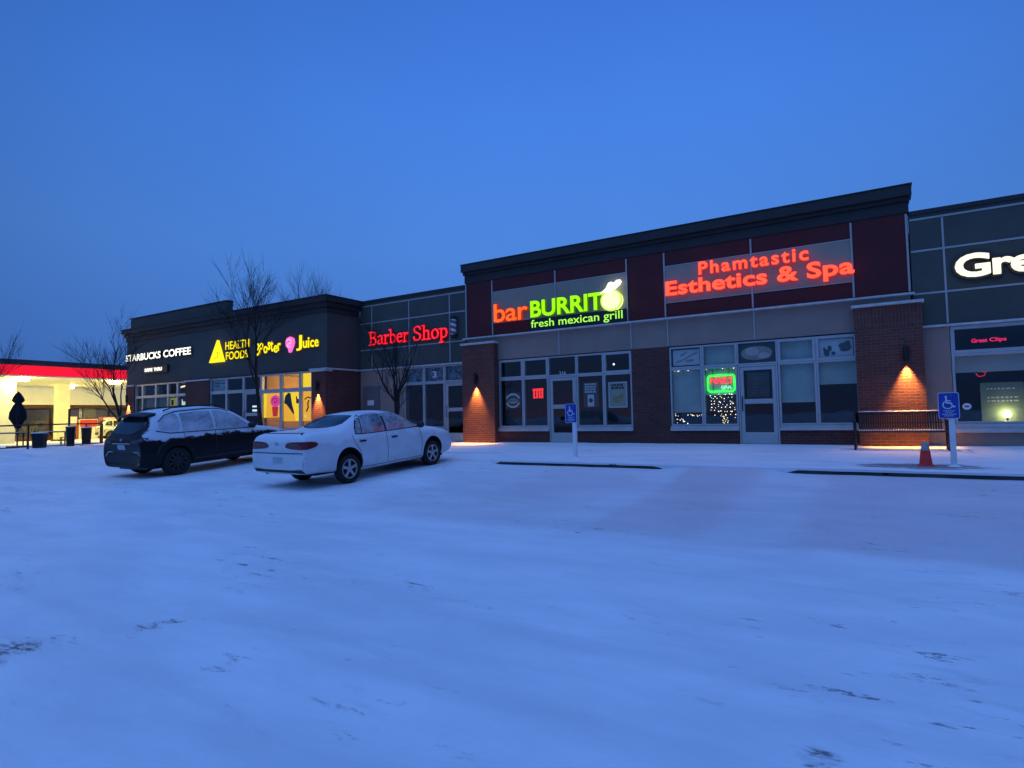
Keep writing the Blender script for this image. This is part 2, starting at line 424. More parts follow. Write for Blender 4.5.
sc_ = wt.nodes.new('ShaderNodeVectorMath'); sc_.operation = 'SCALE'; wt.links.new(cr.outputs[0], sc_.inputs[0]); wt.links.new(mm.outputs[0], sc_.inputs['Scale'])
ns = wt.nodes.new('ShaderNodeVectorMath'); ns.operation = 'SCALE'; wt.links.new(sky.outputs[0], ns.inputs[0]); ns.inputs['Scale'].default_value = .02
ad = wt.nodes.new('ShaderNodeVectorMath'); ad.operation = 'ADD'; wt.links.new(sc_.outputs[0], ad.inputs[0]); wt.links.new(ns.outputs[0], ad.inputs[1])
wt.links.new(ad.outputs[0], bg.inputs[0]); bg.inputs[1].default_value = 1.0

sl = bpy.data.lights.new('dusk_sun', 'SUN'); sl.energy = 1.2; sl.angle = R(75); sl.color = (.23, .45, 1.0)
so = bpy.data.objects.new('dusk_sun', sl); COL.objects.link(so)
so.rotation_euler = (R(16), 0, R(-12))

# ------------------------------------------------------------------ ground
def smooth(a, b, x):
    t = max(0., min(1., (x - a) / (b - a))); return t * t * (3 - 2 * t)
PROF = [(-200, -.9), (-40, -.72), (0, -.65), (4, -.615), (7, -.56), (9.4, -.475), (12.25, -.285), (14, -.165), (15.5, -.115), (17, -.08), (20, -.07), (60, -.2), (600, -1.)]
def prof(y):
    for i in range(len(PROF) - 1):
        if y <= PROF[i + 1][0]:
            (a, za), (b, zb) = PROF[i], PROF[i + 1]
            def slope(k):
                k = max(1, min(len(PROF) - 2, k)); return (PROF[k + 1][1] - PROF[k - 1][1]) / (PROF[k + 1][0] - PROF[k - 1][0])
            h = b - a; t = max(0, (y - a) / h); ma, mb_ = slope(i) * h, slope(i + 1) * h
            return (2*t**3-3*t*t+1)*za + (t**3-2*t*t+t)*ma + (-2*t**3+3*t*t)*zb + (t**3-t*t)*mb_
    return PROF[-1][1]
def yk(x): return 12.25 + 1.75 * smooth(-8.0, -8.9, x)
def swz(y): return -.03 * (17.2 - y)
def flush(x): return max(smooth(-4.1, -3.2, x) * smooth(-1.35, -2.0, x), smooth(-7.75, -8.5, x), smooth(7.5, 8.5, x))
def lotz(x, y):
    z = prof(y)
    w = smooth(-17, -29, x)
    far = -.16 - .022 * max(0, 12 - y) + .012 * min(0, x + 33)
    if x < -70: far = -.16 - .012 * 37 - .022 * max(0, 12 - y) 
    far = max(far, -1.2)
    if y > 14.6: far = min(far, z) if x > -32 else far
    z = z * (1 - w) + far * w
    k = yk(x)
    if y > k - 1.5 and w < 1:
        z += (swz(k) - .012 - prof(k)) * smooth(k - 1.4, k, y) * flush(x) * (1 - w) if y <= k + .02 else 0
        if y > k: z = min(z, swz(y) - .05) if x > -30 else z
    return z
from mathutils import noise as mn
def axis(pts):
    out = []
    for a, b, s in pts:
        n = max(1, round((b - a) / s)); out += [a + (b - a) * i / n for i in range(n)]
    return out + [pts[-1][1]]
xs = axis([(-600, -120, 60), (-120, -40, 5), (-40, -18, .6), (-18, 5, .16), (5, 12, .7), (12, 60, 8), (60, 600, 90)])
ys = axis([(-400, -40, 60), (-40, -2, 4), (-2, 12.2, .16), (12.2, 14.2, .1), (14.2, 20, .6), (20, 60, 4), (60, 800, 90)])
gv = []
for y in ys:
    for x in xs:
        z = lotz(x, y)
        if -40 < x < 12 and -4 < y < 14:
            if x > -8: z += .045 * smooth(10.9, 12.2, y) * (1 - flush(x))
            z += .016 * mn.noise(Vector((x * .45, y * .8, 0))) + .007 * mn.noise(Vector((x * 1.9, y * 2.6, 3))) + .0035 * mn.noise(Vector((x * 4.5, y * 5.5, 7)))
        gv.append((x, y, z))
nx = len(xs)
gf = [(j * nx + i, j * nx + i + 1, (j + 1) * nx + i + 1, (j + 1) * nx + i) for j in range(len(ys) - 1) for i in range(nx - 1)]
mb = MB(); mb.add(gv, gf); o = mb.build('parking_lot', 'lot', smooth=True); tag(o, 'wide parking lot under thin wind-blown snow', 'ground', kind='structure')

# sidewalk: a thin sheet of snowy slab in front of the shops, its lip over the kerb
mb = MB(); xs2 = axis([(-33, -9.4, .6), (-9.4, -7.6, .1), (-7.6, 6.5, .16), (6.5, 12, .7)]); rows = 22
vs = []
for x in xs2:
    k = yk(x) - .13 + .03 * mn.noise(Vector((x * 2.1, 0, 5))) - .05 * flush(x)
    back = 17.35 if x > -17.6 else 15.6
    for j in range(rows + 1):
        t = (j / rows) ** 1.4; y = k + (back - k) * t
        z = swz(y) + .004 + (.012 * mn.noise(Vector((x * .9, y * 1.4, 2))) + .006 * mn.noise(Vector((x * 3, y * 3, 4)))) * (1 if 0 < j else .6)
        z += .03 * smooth(back - .55, back - .2, y) * (.6 + .4 * mn.noise(Vector((x * 1.3, 1, 1))))
        vs.append((x, y, z))
    vs.append((x, k + .012, swz(k) - .035 - .25 * flush(x)))
n = rows + 2
fs = []
for i in range(len(xs2) - 1):
    for j in range(rows): fs.append((i * n + j, (i + 1) * n + j, (i + 1) * n + j + 1, i * n + j + 1))
    fs.append((i * n, i * n + rows + 1, (i + 1) * n + rows + 1, (i + 1) * n))
mb.add(vs, fs); o = mb.build('sidewalk', 'walk', smooth=True); tag(o, 'snow-covered sidewalk along the row of shops', 'sidewalk', kind='structure')
for a, b in ((-7.95, -5.62), (-5.60, -3.3), (-1.8, -.02), (.06, 2.9), (2.94, 7.5)):
    mb = MB(); m_ = 24
    for i in range(m_):
        x0, x1 = a + (b - a) * i / m_, a + (b - a) * (i + 1) / m_
        mb.box(x0, x1 + .0, 12.145 + .01 * mn.noise(Vector((x0 * 3, 0, 0))), 12.30, -.75, swz(12.25) - .006)
    tag(mb.build('kerb', 'concrete'), 'bare dark face of the concrete kerb below the sidewalk', 'kerb', kind='structure')

# ------------------------------------------------------------------ shop fronts
def film():
    t = NT('frosted_film'); p = t.pos(); n1 = t.noise(p, 7., 5, .65, 1.2); t.pbsdf(t.ramp(n1, [(.40, (.07, .075, .085)), (.56, (.34, .35, .37))]), .7, 0, .3); return t.m
M['film'] = film()
def frame_ring(mb, x0, x1, z0, z1, y0, y1, w, wb=None, wt_=None, mi=0):
    wb = w if wb is None else wb; wt_ = w if wt_ is None else wt_
    mb.box(x0, x0 + w, y0, y1, z0, z1, mi); mb.box(x1 - w, x1, y0, y1, z0, z1, mi)
    mb.box(x0 + w, x1 - w, y0, y1, z0, z0 + wb, mi); mb.box(x0 + w, x1 - w, y0, y1, z1 - wt_, z1, mi)
def window(parent, x0, x1, z0, z1, y, fw=.05, blind=None, label=None):
    mb = MB(); frame_ring(mb, x0 + .002, x1 - .002, z0 + .002, z1 - .002, y + .02, y + .14, fw)
    f = mb.build('window', 'aluminium', parent, bevel=.006, label=label)
    g = MB(); g.box(x0 + fw - .01, x1 - fw + .01, y + .075, y + .083, z0 + fw - .01, z1 - fw + .01); g.build('pane', 'glass', f)
    if blind:
        b0, mt = blind[0], blind[1]; b = MB(); n = max(2, int((z1 - b0) / .05))
        b.box(x0 + fw, x1 - fw, y + .17, y + .18, b0, z1); b.box(x0 + fw, x1 - fw, y + .163, y + .187, b0 - .025, b0)
        b.build('blind', mt, f)
    return f
def door(parent, x0, x1, z1, y, hinge=1, label=None):
    mb = MB(); w = .045
    mb.box(x0, x0 + w, y + .02, y + .14, .012, z1); mb.box(x1 - w, x1, y + .02, y + .14, .012, z1); mb.box(x0 + w, x1 - w, y + .02, y + .14, z1 - .05, z1)
    a, b, st = x0 + w + .006, x1 - w - .006, .095
    for p, q in ((a, a + st), (b - st, b)): mb.box(p, q, y + .035, y + .085, .03, z1 - .056)
    for p, q in ((.03, .335), (1.105, 1.235), (z1 - .15, z1 - .056)): mb.box(a + st, b - st, y + .036, y + .084, p, q)
    f = mb.build('door', 'aluminium', parent, bevel=.006, label=label)
    for p, q in ((.335, 1.105), (1.235, z1 - .15)):
        g = MB(); g.box(a + st - .004, b - st + .004, y + .056, y + .064, p - .004, q + .004); g.build('pane', 'glass', f)
    hx = a + .05 if hinge > 0 else b - .05
    h = MB(); h.tube([(hx, y + .03, .92), (hx, y - .03, .92), (hx, y - .03, 1.3), (hx, y + .03, 1.3)], .013, 8); h.build('handle', 'black_metal', f)
    return f
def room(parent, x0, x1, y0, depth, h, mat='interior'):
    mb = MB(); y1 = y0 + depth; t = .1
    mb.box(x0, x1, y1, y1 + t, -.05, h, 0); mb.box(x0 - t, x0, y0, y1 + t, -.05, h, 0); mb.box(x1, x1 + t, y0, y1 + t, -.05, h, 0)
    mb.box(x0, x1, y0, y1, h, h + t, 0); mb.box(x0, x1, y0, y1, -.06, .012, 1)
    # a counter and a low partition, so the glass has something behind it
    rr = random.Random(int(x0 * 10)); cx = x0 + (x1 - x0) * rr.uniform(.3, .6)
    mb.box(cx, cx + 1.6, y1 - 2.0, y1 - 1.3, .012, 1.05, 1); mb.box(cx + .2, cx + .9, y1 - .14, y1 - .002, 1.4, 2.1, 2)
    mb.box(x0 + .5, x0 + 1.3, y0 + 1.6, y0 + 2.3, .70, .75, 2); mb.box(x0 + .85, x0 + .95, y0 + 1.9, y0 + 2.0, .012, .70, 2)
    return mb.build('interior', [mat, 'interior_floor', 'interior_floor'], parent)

# ---- tall brick and burgundy block with two shops
Y = 17.2
B1 = thing('shop_building', 'tall brick and burgundy shop block with dark cornice, lit green and red signs across it', 'building', (-5.85, 17.2, 0))
for a, b in ((-6.33, -5.20), (-12.40, -11.12), (-.42, .72)): mb = MB(); mb.box(a, b, Y, Y + .3, -.1, 2.83); mb.build('brick_pier', 'brick_dark', B1)
for x0, x1 in ((-11.12, -9.17), (-8.19, -6.33), (-5.20, -3.31), (-2.29, -.42)):
    k = MB(); k.box(x0, x1, Y + .01, Y + .3, -.1, .385); k.build('knee_wall', 'brick_dark', B1)
    s_ = MB(); s_.box(x0 - .0, x1 + .0, Y - .06, Y + .16, .387, .45); s_.box(x0, x1, Y - .02, Y + .15, .452, .515); s_.build('window_sill', 'sill', B1, bevel=.006)
mb = MB(); mb.box(-12.40, .72, Y + .003, Y + .3, 2.832, 3.66); mb.build('grey_band', 'grey_stucco', B1)
mb = MB(); mb.box(-12.42, .74, Y, Y + .3, 3.66, 5.62); mb.build('upper_wall', 'burgundy', B1)
for x0, x1 in ((-11.28, -6.4), (-5.24, -.46)):
    p = MB(); p.box(x0, x1, Y - .012, Y - .001, 4.10, 5.18); p.build('sign_panel', 'sign_panel', B1)
    for a, b in ((5.165, 5.19), (4.09, 4.112)): p = MB(); p.box(x0, x1, Y - .022, Y - .013, a, b); p.build('panel_trim', 'strip', B1)
for x in (-12.395, -11.28, -8.83, -6.4, -5.24, -2.84, -.46, .705): mb = MB(); mb.box(x - .022, x + .022, Y - .034, Y - .0235 if -12 < x < .6 else Y - .001, 3.70, 5.59); mb.build('reveal_strip', 'strip', B1)
for x in (-8.75, -6.32, -5.2, -2.83): mb = MB(); mb.box(x - .018, x + .018, Y - .02, Y + .002, 2.85, 3.655); mb.build('reveal_strip', 'strip', B1)
mb = MB(); mb.box(-12.50, .80, Y - .14, Y + .02, 3.615, 3.665); mb.build('ledge', 'ledge', B1, bevel=.01)
mb = MB(); mb.box(-12.45, .77, Y - .03, Y + .3, 5.625, 5.90); mb.box(-12.47, .80, Y - .10, Y + .3, 5.90, 6.0); mb.box(-12.49, .84, Y - .20, Y + .3, 6.0, 6.25)
mb.box(-12.51, .86, Y - .22, Y + .35, 6.25, 6.285); mb.build('cornice', 'cornice', B1, bevel=.015)
mb = MB(); mb.box(-12.42, -12.12, Y + .302, 31, -.1, 6.2); mb.box(.44, .74, Y + .302, 31, -.1, 6.2); mb.box(-12.42, .74, 31, 31.3, -.1, 6.2); mb.build('side_wall', 'burgundy', B1)
mb = MB(); mb.box(-12.12, .44, Y + .302, 31, 5.4, 5.6); mb.build('roof', 'roof', B1)
for x0, x1 in ((-12.43, -11.10), (-.48, .91)):
    p = MB(); p.box(x0, x1, Y - .26, Y - .002, -.15, 2.86); pl = p.build('pillar', 'brick', B1)
    q = MB(); q.box(x0, x1, Y - .262, Y - .002, 2.862, 3.38); q.build('soldier_course', 'brick_soldier', pl)
    q = MB(); q.box(x0 - .05, x1 + .05, Y - .32, Y - .003, 3.385, 3.455); q.build('pillar_cap', 'ledge', pl, bevel=.012)
E1 = [-11.10, -10.14, -9.19]; E2 = [-8.17, -7.25, -6.34]
for E_ in (E1, E2):
    for a, b in zip(E_, E_[1:]):
        window(B1, a, b, .52, 2.15, Y); window(B1, a, b, 2.15, 2.80, Y, .075 if (a < -9.5 or a > -7.5) else .05)
window(B1, -9.19, -8.17, 2.16, 2.80, Y, .04); door(B1, -9.18, -8.18, 2.155, Y, -1)
E1 = [-5.19, -4.26, -3.32]; E2 = [-2.29, -1.38, -.44]
for i, E_ in enumerate((E1, E2)):
    for j, (a, b) in enumerate(zip(E_, E_[1:])):
        window(B1, a, b, .52, 2.17, Y, .05, blind=((.93, 1.40), (1.14, 1.58))[i][j:j + 1] + ('blind',))
        window(B1, a, b, 2.17, 2.80, Y, .075 if i else .05, blind=(2.2, 'blind') if (i, j) in ((0, 1), (1, 0)) else None)
window(B1, -3.32, -2.29, 2.17, 2.80, Y, .04); door(B1, -3.31, -2.30, 2.165, Y)
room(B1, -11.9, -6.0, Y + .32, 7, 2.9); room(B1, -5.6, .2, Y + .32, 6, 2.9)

def panel_unit(root, x0, x1, y, verts, zs, top, mat='slate'):
    mb = MB(); mb.box(x0, x1, y, y + .3, 2.85, top); mb.build('panel_wall', mat, root)
    for x in verts: mb = MB(); mb.box(x - .02, x + .02, y - .012, y + .001, 2.88, top - .14); mb.build('reveal_strip', 'strip', root)
    for z in zs:
        mb = MB(); mb.box(x0 + .01, x1 - .01, y - .010, y + .001, z - .022, z + .022); mb.build('reveal_strip', 'strip', root)
    mb = MB(); mb.box(x0, x1, y - .05, y + .3, 2.795, 2.849); mb.build('ledge', 'ledge', root, bevel=.008)
    mb = MB(); mb.box(x0, x1, y - .05, y + .35, top + .001, top + .11); mb.build('coping', 'cornice', root, bevel=.01)

# ---- low unit with the barber shop
B2 = thing('shop_building', 'low dark-panelled shop unit with red barber lettering, between two taller blocks', 'building', (-15.1, 17.2, 0))
panel_unit(B2, -17.64, -12.44, Y, (-17.0, -15.08, -13.15), (4.67, 3.61, 5.36), 5.48)
mb = MB(); mb.box(-17.64, -15.38, Y + .003, Y + .3, -.1, 2.79); mb.build('lower_wall', 'grey_stucco', B2)
mb = MB(); mb.box(-15.38, -13.45, Y + .01, Y + .3, -.1, .44); mb.build('knee_wall', 'grey_stucco', B2)
mb = MB(); mb.box(-15.38, -13.45, Y - .05, Y + .16, .442, .515); mb.build('window_sill', 'sill', B2, bevel=.006)
for a, b in ((-15.37, -14.41), (-14.41, -13.45)): window(B2, a, b, .52, 2.18, Y); window(B2, a, b, 2.18, 2.79, Y, blind=(2.26, 'film'))
window(B2, -13.45, -12.44, 2.18, 2.79, Y, blind=(2.26, 'film')); door(B2, -13.44, -12.45, 2.17, Y)
mb = MB(); mb.box(-17.50, -16.60, Y - .03, Y + .002, .012, 2.16); mb.box(-17.44, -16.66, Y - .045, Y - .031, .03, 2.10); sd = mb.build('service_door', 'grey_door', B2, bevel=.006)
h = MB(); h.tube([(-16.74, Y - .045, 1.0), (-16.74, Y - .10, 1.0), (-16.86, Y - .10, 1.0)], .014, 8); h.build('handle', 'black_metal', sd)
h = MB(); h.box(-17.22, -16.88, Y - .049, Y - .046, 1.42, 1.62); h.build('door_notice', 'white_paint', sd)
room(B2, -17.3, -12.5, Y + .32, 6, 2.78)
mb = MB(); mb.box(-17.64, -12.44, Y + .302, 31, 5.0, 5.2); mb.build('roof', 'roof', B2)

# ---- hair salon unit on the right
B3 = thing('shop_building', 'low dark-panelled salon unit with lit white lettering, right of the tall brick block', 'building', (4.5, 17.2, 0))
panel_unit(B3, .76, 9.5, Y, (1.41, 5.2, 8.9), (4.65, 3.62, 5.42), 5.52)
for a, b in ((.76, 1.43), (7.6, 9.5)): mb = MB(); mb.box(a, b, Y + .003, Y + .3, -.1, 2.79); mb.build('lower_wall', 'grey_stucco', B3)
mb = MB(); mb.box(1.43, 7.6, Y + .01, Y + .3, -.1, .32); mb.build('knee_wall', 'grey_stucco', B3)
mb = MB(); mb.box(1.43, 7.6, Y - .08, Y + .16, .322, .42); mb.box(1.43, 7.6, Y - .03, Y + .16, .422, .52); mb.build('window_sill', 'sill', B3, bevel=.006)
for a, b in ((1.44, 4.5), (4.5, 7.59)):
    window(B3, a, b, .52, 2.14, Y, .055, blind=(1.73, 'blind_grey')); window(B3, a, b, 2.14, 2.79, Y, .08)
room(B3, 1.2, 7.8, Y + .32, 6, 2.78)
mb = MB(); mb.box(.76, 9.5, Y + .302, 31, 5.0, 5.2); mb.build('roof', 'roof', B3)
mb = MB(); mb.box(9.2, 9.5, Y + .302, 31, -.1, 5.5); mb.box(.76, 9.2, 31, 31.3, -.1, 5.5); mb.build('side_wall', 'slate', B3)

# ---- corner block with the coffee shop
YL = 15.5
B4 = thing('shop_building', 'dark corner block with raised parapet, coffee and juice signs and glowing yellow windows', 'building', (-25, 15.5, 0))
mb = MB(); mb.box(-32.2, -17.66, YL, YL + .3, 2.85, 4.96); mb.build('fascia_wall', 'slate_dark', B4)
mb = MB(); mb.box(-17.96, -17.66, YL + .301, Y + .301, 2.85, 4.96); mb.box(-17.96, -17.70, YL + .302, Y + .3, -.1, 2.79); mb.build('return_wall', 'slate_dark', B4)
mb = MB(); mb.box(-17.72, -17.63, YL - .012, YL + .05, 2.86, 4.92); mb.build('corner_trim', 'slate', B4)
mb = MB(); mb.box(-32.2, -18.6, YL - .03, YL + .2, 2.79, 2.849); mb.build('window_head', 'cornice', B4, bevel=.008)
mb = MB(); mb.box(-18.6, -17.62, YL - .05, YL + .2, 2.79, 2.849); mb.box(-17.76, -17.62, YL + .201, Y - .002, 2.79, 2.849); mb.build('ledge', 'ledge', B4, bevel=.008)
mb = MB()
for k, (z0, z1, d) in enumerate(((4.962, 5.16, .05), (5.16, 5.34, .13), (5.34, 5.54, .24), (5.54, 5.575, .26))):
    mb.box(-32.2 - d * .5, -17.66 + d, YL - d, YL + .3, z0, z1); mb.box(-17.96, -17.66 + d, YL + .301, Y + .3 if k < 0 else Y - .055, z0, z1); mb.box(-32.2 - d * .5, -31.9, YL + .301, 29, z0, z1)
mb.build('cornice', 'cornice', B4, bevel=.012)
mb = MB(); mb.box(-32.55, -24.4, YL + .32, YL + .62, 5.3, 6.20); mb.build('raised_parapet', 'slate_dark', B4)
mb = MB(); mb.box(-32.59, -24.36, YL + .28, YL + .66, 6.201, 6.25); mb.build('coping', 'cornice', B4, bevel=.01)
mb = MB(); mb.box(-31.9, -17.97, YL + .302, 29, 5.0, 5.2); mb.build('roof', 'roof', B4)
mb = MB(); mb.box(-32.2, -31.9, YL + .302, 29, -.3, 4.96); mb.box(-31.9, -17.66, 29, 29.3, -.3, 5.2); mb.build('side_wall', 'slate_dark', B4)
for x0, x1 in ((-32.22, -31.42), (-26.97, -25.12), (-18.47, -17.70)):
    p = MB(); p.box(x0, x1, YL - .02, YL + .3, -.25, 2.72); pl = p.build('pillar', 'brick_dark', B4)
    q = MB(); q.box(x0 - .03, x1 + .03, YL - .08, YL + .3, 2.722, 2.785); q.build('pillar_cap', 'ledge', pl, bevel=.01)
p = MB(); p.box(-17.96, -17.69, YL + .301, Y - .003, -.1, 2.785); p.build('brick_return', 'brick_dark', B4)
for x0, x1 in ((-31.42, -26.97), (-25.12, -22.74), (-21.60, -18.47)):
    k = MB(); k.box(x0, x1, YL + .01, YL + .3, -.25, .385); k.build('knee_wall', 'brick_dark', B4)
    s_ = MB(); s_.box(x0, x1, YL - .05, YL + .16, .387, .515); s_.build('window_sill', 'sill', B4, bevel=.006)
for E_, blinds in (([-31.42, -30.74, -29.55, -28.5], (0, 1, 2)), ([-28.5, -27.7, -26.97], ())):
    for i, (a, b) in enumerate(zip(E_, E_[1:])):
        window(B4, a, b, .52, 2.15, YL); window(B4, a, b, 2.15, 2.78, YL, .07)
for a, b in ((-25.11, -23.94), (-23.94, -22.74)): window(B4, a, b, .52, 2.15, YL, .06); window(B4, a, b, 2.15, 2.78, YL, .07)
window(B4, -22.74, -21.6, 2.16, 2.78, YL); door(B4, -22.73, -21.61, 2.155, YL)
for a, b in ((-21.59, -20.34), (-20.34, -19.18), (-19.18, -18.48)): window(B4, a, b, .52, 2.08, YL, .075); window(B4, a, b, 2.08, 2.78, YL, .075)
room(B4, -31.7, -26.2, YL + .32, 6, 2.78); room(B4, -26.0, -21.8, YL + .32, 6, 2.78)
M['warm_wall'] = plain('warm_wall', (.55, .36, .14), .8, var=.12, scale=1.2, bump=.05)
room(B4, -21.6, -18.2, YL + .32, 5, 2.78, 'warm_wall')
# ------------------------------------------------------------------ lit lettering
GL = {}
def G(name, col, s):
    if name not in GL: GL[name] = glow(name, col, s)
    return GL[name]
RED, RED_S = G('red_face', (1.0, .034, .018), 4.6), G('red_return', (1.0, .03, .02), 1.1)
ORG, ORG_S = G('orange_face', (1.0, .105, .022), 1.6), G('orange_return', (.9, .06, .01), .5)
GRN, GRN_S = G('green_face', (.36, 1.0, .012), 1.15), G('green_return', (.14, .55, .0), .35)
GR2 = G('pale_green_face', (.42, 1.0, .12), 1.15)
PGR = G('burrito_face', (.86, 1.0, .40), 1.7); WHT = G('white_face', (1.0, .97, .90), 1.7)
YEL, YEL_S = G('yellow_face', (1.0, .84, .02), 1.25), G('yellow_return', (.6, .4, .0), .3)
CRM = G('cream_face', (1.0, .95, .74), 1.3)
PNK = G('pink_face', (1.0, .16, .62), 1.2); BRD = [G('barber_face', (1.0, .016, .035), 1.7), G('barber_return', (.5, .005, .012), .35)]
NRD = G('neon_red', (1.0, .04, .06), 2.2); NGR = G('neon_green', (.02, 1.0, .04), 4.5); NPK = G('neon_pink', (1.0, .02, .14), 1.4)
DRK = M['dark_plastic']
YM = 17.2
def sign(name_label, x, y, z): return thing('shop_sign', name_label, 'sign', (x, y, z))

t = sign('orange and green lit burrito grill lettering with a round green burrito for its last letter', -8.85, YM, 3.65)
mb = MB(); letters(mb, 'bar', -11.14, -9.80, 4.09, 4.72, YM - .16, .13, 0, 1, offset=.012, spacing=.96); mb.build('word_bar', [ORG, ORG_S], t)
mb = MB(); letters(mb, 'BURRIT', -9.70, -7.14, 4.11, 4.66, YM - .16, .13, 0, 1, offset=.028, spacing=1.0); mb.build('word_burrit', [GRN, GRN_S], t)
mb = MB(); mb.prism(disc(-6.86, 4.36, .335, .315, 40), YM - .165, YM - .02); mb.build('burrito_disc', PGR, t)
mb = MB(); stroke(mb, disc(-6.86, 4.36, .325, .305, 40) + disc(-6.86, 4.36, .325, .305, 40)[:1], .05, YM - .172, YM - .12); mb.build('burrito_rim', G('lime_rim', (.55, 1., .10), 1.2), t)
mb = MB(); mb.prism([(-7.22, 4.60), (-7.02, 4.74), (-6.93, 4.90), (-6.84, 4.925), (-6.76, 4.88), (-6.66, 4.955), (-6.55, 4.955), (-6.50, 4.89), (-6.55, 4.80), (-6.66, 4.72), (-6.74, 4.66), (-6.86, 4.64), (-7.0, 4.62)], YM - .185, YM - .166)
mb.build('wrapper', WHT, t)
mb = MB()
mb.prism([(-9.76, 3.67), (-6.44, 3.67), (-6.44, 4.06), (-9.76, 4.06)], YM - .10, YM - .036); mb.build('backing', DRK, t, bevel=.01)
words('fresh mexican grill', ['word_fresh', 'word_mexican', 'word_grill'], t, [GR2, GRN_S], -9.70, -6.52, 3.70, 4.035, YM - .135, .034, offset=.006)

t = sign('red lit lettering of two lines for the esthetics and spa salon', -2.85, YM, 4.28)
mb = MB(); letters(mb, 'Phamtastic', -4.22, -1.43, 4.775, 5.13, YM - .15, .09, 0, 1, offset=.018, spacing=1.22); mb.build('upper_line', [RED, RED_S], t)
words('Esthetics & Spa', ['word_esthetics', 'ampersand', 'word_spa'], t, [RED, RED_S], -5.18, -.42, 4.165, 4.70, YM - .15, .09, offset=.026, spacing=1.04)

t = sign('white lit hair salon lettering on dark outlines, cut off by the edge of the photo', 3.0, YM, 3.8)
for k, (nm, mt, off, y) in enumerate((('outline', DRK, .075, YM - .08), ('letter_faces', CRM, .028, YM - .16))):
    g = .0 if k else .055
    mb = MB(); letters(mb, 'Great', 1.59 - g, 3.72 + g, 3.87 - g, 4.41 + g, y, .07, 0, 0, offset=off, spacing=.93)
    mb.build(nm, mt, t); mb = MB(); letters(mb, 'Clips', 3.96 - g, 5.85 + g, 3.74 - g, 4.41 + g, y, .07, 0, 0, offset=off, spacing=.93); mb.build(nm, mt, t)

t = sign('red lit serif barber lettering on the dark panels', -15.1, YM, 3.75)
mb = MB(); serif_text(mb, 'Barber', -17.05, -15.0, 3.78, .72, YM - .12, .08); mb.build('word_barber', BRD, t); mb = MB(); serif_text(mb, 'Shop', -14.78, -13.14, 3.78, .72, YM - .12, .08); mb.build('word_shop', BRD, t)

t = thing('barber_pole', 'unlit blue and white striped barber pole fixed beside the red barber lettering', 'barber pole', (-12.86, YM - .16, 3.72))
ps = NT('pole_stripes'); q = ps.sep(ps.obj())
ang = ps.math('ARCTAN2', q[1], q[0]); ph = ps.math('FRACT', ps.math('ADD', ps.math('MULTIPLY', ang, 1 / (2 * PI)), ps.math('MULTIPLY', q[2], 5.2)))
ps.pbsdf(ps.ramp(ph, [(0, (.62, .64, .66)), (.45, (.62, .64, .66)), (.46, (.10, .10, .12)), (.99, (.10, .10, .12))], 'CONSTANT'), .3); M['pole_stripes'] = ps.m
mb = MB(); mb.lathe([(.105, .10), (.105, .66)], (-12.86, YM - .16, 3.72), 24); mb.build('striped_cylinder', 'pole_stripes', t, smooth=True)
mb = MB(); mb.lathe([(.06, 0), (.12, .02), (.125, .10)], (-12.86, YM - .16, 3.72), 24); mb.lathe([(.125, .66), (.12, .74), (.05, .78)], (-12.86, YM - .16, 3.72), 24); mb.box(-12.89, -12.83, YM - .16, YM - .0, 3.76, 3.80); mb.box(-12.89, -12.83, YM - .16, YM - .0, 4.40, 4.44)
mb.build('end_caps', 'black_metal', t, smooth=True)

YF = 15.5
t = sign('white lit coffee shop lettering at the far end of the corner block', -29.4, YF, 3.95)
mb = MB(); letters(mb, 'STARBUCKS', -32.12, -28.93, 3.955, 4.29, YF - .10, .06, 0, 1, offset=.024); mb.build('word_starbucks', [WHT, DRK], t); mb = MB(); letters(mb, 'COFFEE', -28.70, -26.42, 3.955, 4.30, YF - .10, .06, 0, 1, offset=.024); mb.build('word_coffee', [WHT, DRK], t)
t = sign('small dark box sign with white lettering hanging under the coffee shop name', -29.4, YF, 3.28)
mb = MB(); mb.box(-30.45, -28.36, YF - .10, YF - .002, 3.26, 3.62); mb.build('sign_box', 'dark_plastic', t, bevel=.012)
mb = MB(); letters(mb, 'DRIVE', -30.30, -29.62, 3.36, 3.52, YF - .112, .012, 0, 0, offset=.02); mb.build('word_drive', WHT, t); mb = MB(); letters(mb, 'THRU', -29.50, -28.80, 3.36, 3.52, YF - .112, .012, 0, 0, offset=.02); mb.build('word_thru', WHT, t)

t = sign('yellow lit triangle beside two lines of yellow health food lettering', -23.5, YF, 3.46)
mb = MB(); mb.prism([(-24.98, 3.47), (-23.96, 3.47), (-24.40, 4.43)], YF - .13, YF - .02); mb.build('triangle', YEL, t)
mb = MB(); stroke(mb, [(-24.72, 3.62), (-24.30, 3.66), (-24.40, 3.90), (-24.15, 3.80)], .018, YF - .136, YF - .13); mb.build('triangle_mark', G('olive_mark', (.6, .42, .0), .6), t)
mb = MB(); letters(mb, 'HEALTH', -23.84, -22.20, 3.96, 4.30, YF - .10, .05, 0, 1, offset=.008); mb.build('word_health', [YEL, YEL_S], t); mb = MB(); letters(mb, 'FOODS', -23.80, -22.28, 3.52, 3.86, YF - .10, .05, 0, 1, offset=.010); mb.build('word_foods', [YEL, YEL_S], t)

